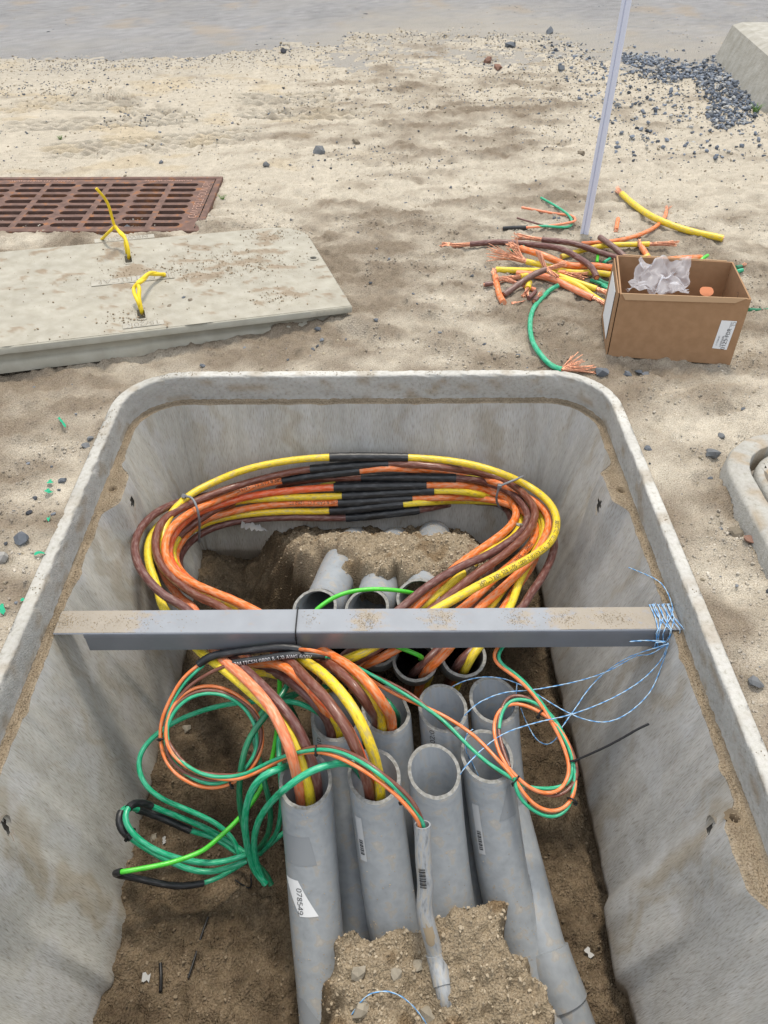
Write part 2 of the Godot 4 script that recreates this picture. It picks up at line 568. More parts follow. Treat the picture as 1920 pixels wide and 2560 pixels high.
func steps(list: Array) -> PackedFloat32Array:   # [[from, to, step], ...]
	var o := PackedFloat32Array()
	for q in list:
		var k := int(round(absf(q[1] - q[0]) / q[2]))
		for j in k:
			o.append(lerpf(q[0], q[1], float(j) / k))
	o.append(list[-1][1])
	return o

func sheet(xs: PackedFloat32Array, zs: PackedFloat32Array, height: Callable, color: Callable, hole: Callable) -> Buf:
	var b := Buf.new()
	var w := xs.size()
	var k := zs.size()
	b.v.resize(w * k)
	b.n.resize(w * k)
	b.uv.resize(w * k)
	b.c.resize(w * k)
	for j in k:
		for q in w:
			var h: float = height.call(xs[q], zs[j])
			b.v[j * w + q] = Vector3(xs[q], h, zs[j])
			b.c[j * w + q] = color.call(xs[q], zs[j], h)
	for j in k:
		for q in w:
			var l := b.v[j * w + maxi(q - 1, 0)]
			var r := b.v[j * w + mini(q + 1, w - 1)]
			var u := b.v[maxi(j - 1, 0) * w + q]
			var d := b.v[mini(j + 1, k - 1) * w + q]
			b.n[j * w + q] = (d - u).cross(r - l).normalized()
			if b.n[j * w + q].y < 0:
				b.n[j * w + q] = -b.n[j * w + q]
	var idx := PackedInt32Array()
	for j in k - 1:
		for q in w - 1:
			var cx := (xs[q] + xs[q + 1]) / 2
			var cz := (zs[j] + zs[j + 1]) / 2
			if hole.call(cx, cz):
				continue
			var o := j * w + q
			idx.append_array([o, o + w, o + w + 1, o, o + w + 1, o + 1])
	b.i = idx
	var t0 := b.v[idx[0]]
	if (b.v[idx[2]] - t0).cross(b.v[idx[1]] - t0).y < 0:
		for t in range(0, idx.size(), 3):
			var s := b.i[t + 1]
			b.i[t + 1] = b.i[t + 2]
			b.i[t + 2] = s
	return b

func in_grate(x: float, z: float) -> bool:
	return x < -0.80 and x > -2.02 and z < -3.215 and z > -3.80

func build_ground() -> void:
	for t in [[[v(-1.775, 0, -5.432), v(-1.004, 0, -4.777)], 0.13, 0.05], [[v(-2.269, 0, -5.171), v(-1.393, 0, -5.163)], 0.1, 0.02], [[v(-2.122, 0, -4.72), v(-.987, 0, -4.915)], 0.13, 0.03], [[v(-1.786, 0, -4.252), v(-.615, 0, -4.599)], 0.16, 0.02], [[v(-2.226, 0, -4.973), v(-1.819, 0, -5.488)], 0.1, 0.02], [[v(-.899, 0, -5.262), v(-.184, 0, -5.363)], 0.16, 0.03], [[v(-.864, 0, -5.009), v(-.037, 0, -4.954)], 0.12, 0.03]]:
		tracks.append([Vector2(t[0][0].x, t[0][0].z), Vector2(t[0][1].x, t[0][1].z), t[1], t[2]])
	var xs := steps([[-60.0, -8.0, 6.5], [-8.0, -4.0, 0.2], [-4.0, -1.6, 0.024], [-1.6, 1.6, 0.01], [1.6, 4.0, 0.024], [4.0, 8.0, 0.2], [8.0, 60.0, 6.5]])
	var zs := steps([[8.0, 0.4, 0.4], [0.4, -0.2, 0.05], [-0.2, -3.6, 0.01], [-3.6, -6.2, 0.014], [-6.2, -9.0, 0.035], [-9.0, -14.0, 0.5], [-14.0, -90.0, 7.6]])
	var b := sheet(xs, zs, gh, ground_color, func(x: float, z: float) -> bool: return vault_depth(x, z) > 0.014 or near_vault_depth(x, z) > 0.02 or in_grate(x, z))
	solo("ground", b, M.sand, "pale and brown loose sand with footprints and tyre tracks round the open vault", "", "", "structure")
	xs = steps([[-60.0, -6.0, 6.0], [-6.0, 6.0, 0.06], [6.0, 60.0, 6.0]])
	zs = steps([[-5.5, -10.0, 0.05], [-10.0, -50.0, 4.0]])
	b = sheet(xs, zs, func(x: float, z: float) -> float: return -0.014 - 0.06 * smoothstep(-6.05, -5.6, z) + 0.004 * n_low.get_noise_2d(x, z) + 0.0003 * n_fine.get_noise_2d(x * 12.0, z * 12.0),
		func(x: float, z: float, _h: float) -> Color:
			var c := Color(0.315, 0.31, 0.302) * (1.0 + 0.12 * n_low.get_noise_2d(x * 0.8, z * 0.7) + 0.3 * n_fine.get_noise_2d(x * 14.0, z * 14.0))
			c = c.lerp(Color(0.42, 0.33, 0.22), 0.5 * smoothstep(0.25, 0.7, n_mid.get_noise_2d(x * 1.6 + 3.0, z * 0.9) + 0.3 * n_fine.get_noise_2d(x * 6.0, z * 6.0)))
			c = c.lerp(Color(0.38, 0.36, 0.32), 0.35 * smoothstep(0.0, 0.6, n_low.get_noise_2d(x * 1.5, z * 1.2)))
			var edge := z - road_edge(x) + 0.5 * n_mid.get_noise_2d(x * 3.0, z * 5.0) + 0.4 * n_fine.get_noise_2d(x * 12.0, z * 14.0)
			return c.lerp(Color(0.42, 0.385, 0.32), (0.25 + 0.55 * smoothstep(-1.4, 0.2, x)) * smoothstep(-1.1 - 0.8 * smoothstep(-1.0, 0.5, x), 0.1, edge)),
		func(_x: float, _z: float) -> bool: return false)
	solo("road", b, M.asphalt, "grey worn asphalt road with drifted sand along its edge", "", "", "structure")

# ---------------------------------------------------------------- the vault

var ring_p: Array[Vector3] = []   # points, inward directions and lengths round the vault's outer face
var ring_n: Array[Vector3] = []
var ring_s: Array[float] = []

func ring_build(cx: float, hx: float, zf: float, zn: float, r: float, step: float, turn := 0.05) -> void:
	ring_p = []
	ring_n = []
	ring_s = []
	var zc := (zf + zn) / 2
	var hz := (zn - zf) / 2
	var corners := [[cx + hx - r, zc - hz + r, -PI / 2], [cx + hx - r, zc + hz - r, 0.0], [cx - hx + r, zc + hz - r, PI / 2], [cx - hx + r, zc - hz + r, PI]]
	for k in 4:
		var c: Array = corners[k]
		var m := int(PI / 2 / turn)
		for j in m + 1:
			var a: float = c[2] + PI / 2 * j / m
			ring_p.append(Vector3(c[0] + r * cos(a), 0, c[1] + r * sin(a)))
			ring_n.append(-Vector3(cos(a), 0, sin(a)))
		var d: Array = corners[(k + 1) % 4]
		var a2: float = c[2] + PI / 2
		var e := Vector3(c[0] + r * cos(a2), 0, c[1] + r * sin(a2))
		var f := Vector3(d[0] + r * cos(a2), 0, d[1] + r * sin(a2))
		var q := int(e.distance_to(f) / step)
		for j in range(1, q):
			ring_p.append(e.lerp(f, float(j) / q))
			ring_n.append(-Vector3(cos(a2), 0, sin(a2)))
	var s := 0.0
	for j in ring_p.size():
		if j > 0:
			s += ring_p[j].distance_to(ring_p[j - 1])
		ring_s.append(s)

func band(prof: Callable, k: int, color: Callable, gone: Callable) -> Buf:   # sweeps a profile of k points round the ring; prof(j, t) gives [inset, y]
	var b := Buf.new()
	var w := ring_p.size()
	for j in w + 1:
		var q := j % w
		var l := 0.0
		var last := 0.0
		for t in k:
			var o: Array = prof.call(q, t)
			l += 0.0 if t == 0 else absf(o[1] - last)
			last = o[1]
			var p: Vector3 = ring_p[q] + ring_n[q] * o[0] + Vector3(0, o[1], 0)
			b.vert(p, Vector3.ZERO, Vector2(ring_s[q] if j < w else ring_s[w - 1] + 0.01, l), color.call(q, t, p))
	for j in w:
		for t in k - 1:
			var a := j * k + t
			var p := (b.v[a] + b.v[a + k + 1]) / 2
			if gone.call(p):
				continue
			b.i.append_array([a, a + 1, a + k + 1, a, a + k + 1, a + k])
	for t in range(0, b.i.size(), 3):
		var nn := (b.v[b.i[t + 2]] - b.v[b.i[t]]).cross(b.v[b.i[t + 1]] - b.v[b.i[t]])
		for e in 3:
			b.n[b.i[t + e]] += nn
	for q in k:   # the seam
		var nn := b.n[q] + b.n[w * k + q]
		b.n[q] = nn
		b.n[w * k + q] = nn
	for q in b.n.size():
		b.n[q] = b.n[q].normalized() if b.n[q].length() > 0 else Vector3.UP
	return b

func boss(j: int) -> float:   # the cast pads that hold the cover's bolts
	var p: Vector3 = ring_p[j]
	if absf(ring_n[j].x) < 0.9:
		return 0.0
	return smoothstep(0.11, 0.05, absf(p.z + 1.63)) + smoothstep(0.11, 0.05, absf(p.z + 0.60))

func rib(j: int) -> float:
	var p: Vector3 = ring_p[j]
	if absf(ring_n[j].x) < 0.9:
		return 0.5 * smoothstep(0.2, 0.16, absf(p.x - 0.02)) * 0.4
	return smoothstep(-0.74, -0.70, p.z) * smoothstep(-0.535, -0.56, p.z) + smoothstep(-1.2, -1.22, p.z) * smoothstep(-1.62, -1.55, p.z) * 0.6

func lip(j: int) -> float:   # where the ledge ends, chipped
	var p: Vector3 = ring_p[j]
	var g: float = n_mid.get_noise_2d(p.x * 9.0 + p.z * 7.0, 3.0)
	return 0.055 + 0.036 * boss(j) + 0.003 * g + 0.002 * n_fine.get_noise_2d(p.x * 40.0, p.z * 40.0) + 0.006 * smoothstep(0.35, 0.6, g)

func wall_at(j: int, t: float) -> Array:
	var p: Vector3 = ring_p[j]
	var l := lip(j)
	var d := lerpf(l, 0.055, smoothstep(0.0, 0.55, t)) + 0.131 * minf(t, 1.0)
	d += 0.02 * rib(j) * smoothstep(0.15, 0.9, t)
	d += (0.004 * n_mid.get_noise_2d(ring_s[j] * 3.2, 1.0) + 0.004 * n_mid.get_noise_2d(ring_s[j] * 9.0, t * 0.8)) * smoothstep(0.05, 0.6, t)
	d += 0.0012 * n_fine.get_noise_2d(ring_s[j] * 40.0, t * 5.0)
	if t > 1.0:
		d -= (t - 1.0) * 0.12
	return [d, -0.09 - 0.52 * t]

var holes: Array = []

func build_vault() -> void:
	ring_build(CX, HX, ZF, ZN, RC, 0.009)
	var t := thing("electrical_vault", "large open grey concrete vault with rounded corners, full of conduits and cables", "vault", Vector3(CX, -0.6, -1.1))
	var rims := [[0.0, -0.3], [0.0, -0.1], [0.0, -0.02], [0.0, -0.003], [0.004, 0.001], [0.011, 0.001], [0.02, 0.001], [0.027, 0.001], [0.0305, -0.002], [0.032, -0.006], [0.032, -0.02], [0.033, -0.04], [0.033, -0.06], [0.033, -0.078], [0.034, -0.088], [0.035, -0.096]]
	var no := func(_p: Vector3) -> bool: return false
	var rim_color := func(j: int, k: int, p: Vector3) -> Color:
		var g: float = n_low.get_noise_2d(p.x * 5.0 + p.y * 20.0, p.z * 5.0)
		var c := (Color(0.5, 0.49, 0.46) if p.x > -0.6 else Color(0.42, 0.41, 0.38)) if k < 9 else Color(0.42, 0.415, 0.395)  # same concrete; sky light is painted in by a paler top than face
		c = c * (1.0 + 0.18 * g)
		c = c.lerp(Color(0.3, 0.24, 0.165), 0.75 * smoothstep(0.15, 0.55, n_mid.get_noise_2d(ring_s[j] * 7.0, p.y * 30.0 + 4.0)) * (0.9 if k > 9 else 0.6))
		return c
	var b := band(func(j: int, k: int) -> Array:
		var p: Vector3 = ring_p[j]
		var q: Array = rims[k].duplicate()
		var g: float = n_fine.get_noise_2d(p.x * 30.0, p.z * 30.0 + k * 3.0)
		if k > 3:
			q[0] += 0.0016 * g + 0.001 * n_mid.get_noise_2d(p.x * 5.0, p.z * 5.0)
			q[1] += 0.0014 * n_fine.get_noise_2d(p.x * 45.0 + 9.0, p.z * 45.0 + k)
		if k == 8 or k == 9 or k == 4:
			var chip := smoothstep(0.3, 0.5, n_mid.get_noise_2d(p.x * 13.0 + k, p.z * 13.0))
			q[1] -= 0.006 * chip
			q[0] += 0.003 * chip * (1.0 if k == 4 else -1.0)
		return q, rims.size(), rim_color, no)
	part("rim", b, M.concrete, t)
	holes = [[v(-.742, -.088, -1.629)][0], [v(.673, -.088, -1.609)][0], [v(.662, -.088, -.672)][0], v(-0.73, -0.088, -0.60)]
	b = band(func(j: int, k: int) -> Array:
		var p: Vector3 = ring_p[j]
		var d := lerpf(0.0335, lip(j), k / 8.0)
		return [d, -0.0885 + 0.003 * n_fine.get_noise_2d(p.x * 35.0 + k, p.z * 35.0) - (0.004 if k == 8 else 0.0) + (0.006 if k == 0 else 0.0)], 9,
		func(j: int, k: int, p: Vector3) -> Color:
			var c := Color(0.275, 0.225, 0.165) * (1.0 + 0.25 * n_mid.get_noise_2d(p.x * 12.0, p.z * 12.0))
			return c.lerp(Color(0.46, 0.42, 0.35), 0.35 if k == 8 else 0.15 * smoothstep(0.1, 0.4, n_low.get_noise_2d(ring_s[j] * 6.0, k * 0.4))),
		func(p: Vector3) -> bool:
			for h in holes:
				if Vector2(p.x - h.x, p.z - h.z).length() < 0.012:
					return true
			return false)
	var ledge := part("ledge", b, M.sand, t)
	for h in holes:   # threaded inserts in the ledge
		b = Buf.new()
		var k := 20
		for q in [[0.019, -0.0915], [0.0115, -0.0885], [0.0105, -0.0895], [0.0095, -0.125], [0.0005, -0.126]]:
			for a in k + 1:
				var d := Vector3(cos(TAU * a / k), 0, sin(TAU * a / k))
				b.vert(Vector3(h.x, q[1] + 0.0015, h.z) + d * q[0] * (1.0 + 0.1 * sin(a * 2.7)), (Vector3.UP * 0.8 - d).normalized(), Vector2.ZERO, Color(0.25, 0.195, 0.13) if q[1] > -0.1 else Color(0.06, 0.05, 0.04))
		for s in 4:
			for a in k:
				b.quad(s * (k + 1) + a, s * (k + 1) + a + 1, (s + 1) * (k + 1) + a + 1, (s + 1) * (k + 1) + a)
		part("bolt_hole", b, M.clod, ledge)
	var pockets: Array = [[v(-.712, -.15, -1.63)][0], [v(-.7, -.141, -.696)][0], [v(.65, -.167, -1.627)][0], [v(.645, -.174, -.684)][0]]
	var rows := 66
	for k in pockets.size():   # sit each pocket on the wall itself
		var near := 9.0
		var best := Vector3.ZERO
		for j in ring_p.size():
			for e in range(4, 40):
				var o: Array = wall_at(j, e * 1.12 / (rows - 1))
				var p: Vector3 = ring_p[j] + ring_n[j] * o[0] + Vector3(0, o[1], 0)
				if p.distance_to(pockets[k]) < near:
					near = p.distance_to(pockets[k])
					best = p
		pockets[k] = best
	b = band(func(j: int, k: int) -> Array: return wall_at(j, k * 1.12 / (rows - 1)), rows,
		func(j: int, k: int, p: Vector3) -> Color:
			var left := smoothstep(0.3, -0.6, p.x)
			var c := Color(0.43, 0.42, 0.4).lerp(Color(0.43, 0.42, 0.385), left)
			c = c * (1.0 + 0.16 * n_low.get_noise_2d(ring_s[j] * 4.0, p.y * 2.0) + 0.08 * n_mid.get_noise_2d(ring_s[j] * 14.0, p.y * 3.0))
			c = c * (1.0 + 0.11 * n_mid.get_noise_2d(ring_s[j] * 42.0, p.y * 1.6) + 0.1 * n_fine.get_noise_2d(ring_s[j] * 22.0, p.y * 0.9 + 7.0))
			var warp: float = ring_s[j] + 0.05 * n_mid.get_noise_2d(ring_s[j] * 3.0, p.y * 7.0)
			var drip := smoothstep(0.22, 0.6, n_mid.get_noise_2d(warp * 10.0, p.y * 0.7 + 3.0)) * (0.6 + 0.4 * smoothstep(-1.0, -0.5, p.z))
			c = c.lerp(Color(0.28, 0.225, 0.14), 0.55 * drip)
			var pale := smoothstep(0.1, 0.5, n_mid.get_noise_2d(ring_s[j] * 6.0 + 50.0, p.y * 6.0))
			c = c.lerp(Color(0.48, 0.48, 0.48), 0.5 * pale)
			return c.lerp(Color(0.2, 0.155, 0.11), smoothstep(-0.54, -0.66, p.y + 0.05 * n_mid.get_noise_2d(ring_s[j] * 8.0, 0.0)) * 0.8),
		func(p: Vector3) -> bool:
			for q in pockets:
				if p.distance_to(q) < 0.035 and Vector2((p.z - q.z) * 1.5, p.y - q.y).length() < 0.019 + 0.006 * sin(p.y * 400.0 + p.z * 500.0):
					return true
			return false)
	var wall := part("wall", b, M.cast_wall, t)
	for q in pockets:
		b = Buf.new()
		var o := signf(q.x)
		for e in [[0.026, 0.004], [0.022, 0.024], [0.014, 0.04], [0.002, 0.046]]:
			for a in 13:
				var d := Vector3(0, cos(TAU * a / 12), sin(TAU * a / 12))
				b.vert(q + Vector3(o * e[1], 0, 0) + d * e[0], (-d - Vector3(o, 0, 0)).normalized(), Vector2.ZERO, Color(0.24, 0.22, 0.19))
		for s in 3:
			for a in 12:
				b.quad(s * 13 + a, s * 13 + a + 1, (s + 1) * 13 + a + 1, (s + 1) * 13 + a)
		part("cast_pocket", b, M.clod, wall)

func floor_h(x: float, z: float) -> float:
	var h := -0.655 + 0.03 * n_low.get_noise_2d(x * 3.0, z * 3.0)
	h -= 0.17 * bump(x, z, -0.3, -1.5, 0.24, 0.3)
	h += 0.05 * smoothstep(-0.45, -0.62, x)
	h = maxf(h, lerpf(h, -0.275 - 0.26 * smoothstep(-1.56, -1.95, z) + 0.02 * n_mid.get_noise_2d(x * 9.0, z * 9.0), smoothstep(-0.21, 0.02, x + 0.06 * n_mid.get_noise_2d(x * 7.0, z * 7.0 + 3.0) + 0.7 * maxf(0.0, -1.44 - z)) * (1.0 - smoothstep(0.26, 0.46, x)) * smoothstep(-1.40, -1.50, z + 0.06 * n_mid.get_noise_2d(x * 16.0, z * 6.0))))
	h -= 0.05 * bump(x, z, 0.47, -1.0, 0.12, 0.5)
	# the heap that buries the lower ends of the front conduits
	var e: float = 0.045 * n_mid.get_noise_2d(x * 9.0, z * 9.0 + 5.0) + 0.007 * n_mid.get_noise_2d(x * 28.0, z * 28.0)
	var back := -0.60 - 0.05 * smoothstep(0.05, 0.16, x)
	var m := smoothstep(back - 0.05 + e, back + 0.03 + e, z)
	m *= smoothstep(-0.2, -0.07, x + e * 1.3) * (1.0 - smoothstep(0.25, 0.31, x + e - 0.09 * smoothstep(-0.6, -0.4, z)))
	var top := lerpf(-0.40, -0.46, smoothstep(-0.62, -0.35, z)) + 0.025 * bump(x, z, 0.17, -0.58, 0.08, 0.08) - 0.035 * bump(x, z, 0.075, -0.55, 0.03, 0.2)
	h = lerpf(h, top + 0.012 * n_low.get_noise_2d(x * 8.0, z * 8.0), m)
	h += 0.019 * n_mid.get_noise_2d(x * 11.0, z * 11.0) + 0.014 * n_fine.get_noise_2d(x * 28.0, z * 28.0) + 0.008 * n_fine.get_noise_2d(x * 80.0, z * 80.0)
	var d: float = n_cell.get_noise_2d(x * 28.0, z * 28.0)
	h -= 0.004 * d * smoothstep(-0.2, 0.3, n_low.get_noise_2d(x * 5.0 + 3.0, z * 5.0))
	return h

func floor_color(x: float, z: float, h: float) -> Color:
	var m := clampf(0.35 + 0.9 * n_low.get_noise_2d(x * 4.0, z * 4.0) + 0.5 * n_mid.get_noise_2d(x * 14.0, z * 14.0), 0.0, 1.0)
	var wet := bump(x, z, -0.28, -1.5, 0.3, 0.32)
	var c := Color(0.12, 0.092, 0.062).lerp(Color(0.235, 0.185, 0.128), m)
	c = c.lerp(Color(0.085, 0.06, 0.032), 0.6 * wet)
	var dry := smoothstep(-0.54, -0.46, h)
	c = c.lerp(Color(0.40, 0.335, 0.245).lerp(Color(0.27, 0.2, 0.125), smoothstep(0.2, 0.5, n_mid.get_noise_2d(x * 7.0, z * 7.0))), dry * 0.9)
	return c * (1.0 + 0.25 * n_fine.get_noise_2d(x * 45.0, z * 45.0))

func build_floor() -> void:
	var b := sheet(steps([[-0.72, 0.66, 0.0065]]), steps([[-0.12, -2.03, 0.0065]]), floor_h, floor_color, func(_x: float, _z: float) -> bool: return false)
	solo("dirt_floor", b, M.soil, "damp brown soil with a dark hollow at the back and a dry heap in front", "", "", "structure")

func clods(called: String, label: String, m: Material, shapes: Array, spots: Array, parent: Node3D = null) -> void:   # spots: [position, size, colour]
	for s in shapes.size():
		var mm := MultiMesh.new()
		mm.transform_format = MultiMesh.TRANSFORM_3D
		mm.use_colors = true
		mm.mesh = shapes[s].mesh()
		mm.mesh.surface_set_material(0, m)
		var mine: Array = []
		for k in range(s, spots.size(), shapes.size()):
			mine.append(spots[k])
		mm.instance_count = mine.size()
		for k in mine.size():
			var q: Array = mine[k]
			var bs := Basis.from_euler(Vector3(rng.randf_range(-0.5, 0.5), rng.randf() * TAU, rng.randf_range(-0.5, 0.5))).scaled(Vector3.ONE * q[1])
			mm.set_instance_transform(k, Transform3D(bs, q[0]))
			mm.set_instance_color(k, q[2])
		var o := MultiMeshInstance3D.new()
		o.multimesh = mm
		o.name = numbered(called)
		add_child(o)
		tag(o, label, "", "", "stuff")

# ---------------------------------------------------------------- conduits and the beam

func pipe(rim: Vector3, way: float, lean: float, r: float, thick: float, wear: float) -> Array:   # [path, shell]; way +1 sweeps towards the near end of the vault
	var o := [v(0, 0, 0), v(0.12, -0.12, 0.075), v(0.33, -0.26, 0.2), v(0.68, -0.37, 0.345), v(0.95, -0.45, 0.52), v(1.1, -0.5, 0.75)]
	var pts: Array = []
	for q in o:
		pts.append(rim + v(q.x * lean, q.y, q.z * way))
	if lean > 0.2:   # the back row turns level at once
		pts = [rim, rim + v(0.012, -0.06, -0.045), rim + v(0.028, -0.095, -0.13), rim + v(0.055, -0.135, -0.28), rim + v(0.08, -0.24, -0.46), rim + v(0.09, -0.33, -0.58)]
	var p := bend(pts, 6)
	return [p, pipe_shell(p, rim.y, r, thick, wear)]

var last_rim: Buf
var dusty: Array = []   # pipes that carry crumbs of soil: [path, radius, from]

func pipe_shell(p: PackedVector3Array, y0: float, r: float, thick: float, wear: float) -> Buf:
	var b := Buf.new()
	var k := 40
	tube(b, p, r, k, 0.0, false)
	var inner := b.v.size()
	var side := b.i.size()
	tube(b, p, r - thick, k, 0.0, false)
	inside_out(b, inner, side)
	var t := tangent(p, 0)
	for e in [0, inner]:
		for a in k + 1:   # the sawn rim is level
			b.v[e + a] += t * ((y0 - b.v[e + a].y) / t.y) + Vector3(0, wear * n_fine.get_noise_2d(a % k * 1.7, p[0].x * 50.0), 0)
	# keep the rings just below the rim from crossing it
	for e in [0, inner]:
		for j in range(1, 6):
			for a in k + 1:
				var q: int = e + j * (k + 1) + a
				var lim: float = b.v[e + a].y - 0.004 * j
				if b.v[q].y > lim:
					b.v[q] += t * ((lim - b.v[q].y) / t.y)
	last_rim = Buf.new()
	for a in k + 1:
		last_rim.vert(b.v[a], Vector3.UP)
	for a in k + 1:
		last_rim.vert(b.v[inner + a], Vector3.UP)
	for a in k:
		last_rim.quad(a, a + 1, k + 2 + a, k + 1 + a)
	return b

func inside_out(b: Buf, v0: int, i0: int) -> void:
	for q in range(v0, b.v.size()):
		b.n[q] = -b.n[q]
	for q in range(i0, b.i.size(), 3):
		var w := b.i[q + 1]
		b.i[q + 1] = b.i[q + 2]
		b.i[q + 2] = w

func sticker(p: PackedVector3Array, r: float, s0: float, s1: float, facing: Vector3, half: float, skew := 0.0, lift := 0.0008) -> Buf:   # a patch that lies on a tube
	var b := Buf.new()
	var m := 10
	for j in 9:
		var f := j / 8.0
		var o := on_path(p, lerpf(s0, s1, f))
		var t: Vector3 = o[1]
		var nn := (facing - t * facing.dot(t)).normalized()
		var bb := nn.cross(t)
		for k in m + 1:
			var a := lerpf(-half, half, float(k) / m) + skew * (f - 0.5)
			var d := nn * cos(a) + bb * sin(a)
			b.vert(o[0] + d * (r + lift), d, Vector2(float(k) / m, f))
	for j in 8:
		for k in m:
			var q := j * (m + 1) + k
			b.quad(q, q + 1, q + m + 2, q + m + 1)
	return b

func dirt_patch(p: PackedVector3Array, r: float, s: float, facing: Vector3, half: float, long: float, seed_: float) -> Buf:   # an uneven smear of dried mud on a tube
	var b := Buf.new()
	var o0 := Vector2.ZERO
	var k := 18
	var c: Array[int] = []
	for ring in 3:
		for a in k:
			var w := (0.3 + 0.35 * ring) * (0.75 + 0.5 * n_mid.get_noise_2d(cos(TAU * a / k) * 1.5 + seed_, sin(TAU * a / k) * 1.5))
			o0 = Vector2(cos(TAU * a / k) * half * w, sin(TAU * a / k) * long * w)
			var o := on_path(p, s + o0.y)
			var t: Vector3 = o[1]
			var nn := (facing - t * facing.dot(t)).normalized()
			var d := nn * cos(o0.x) + nn.cross(t) * sin(o0.x)
			b.vert(o[0] + d * (r + (0.0022 if ring < 2 else 0.0002)), d, Vector2.ZERO, Color(0.3, 0.24, 0.165))
	for ring in 2:
		for a in k:
			b.quad(ring * k + a, ring * k + (a + 1) % k, (ring + 1) * k + (a + 1) % k, (ring + 1) * k + a)
	for a in range(1, k - 1):
		b.tri(0, a, a + 1)
	return b

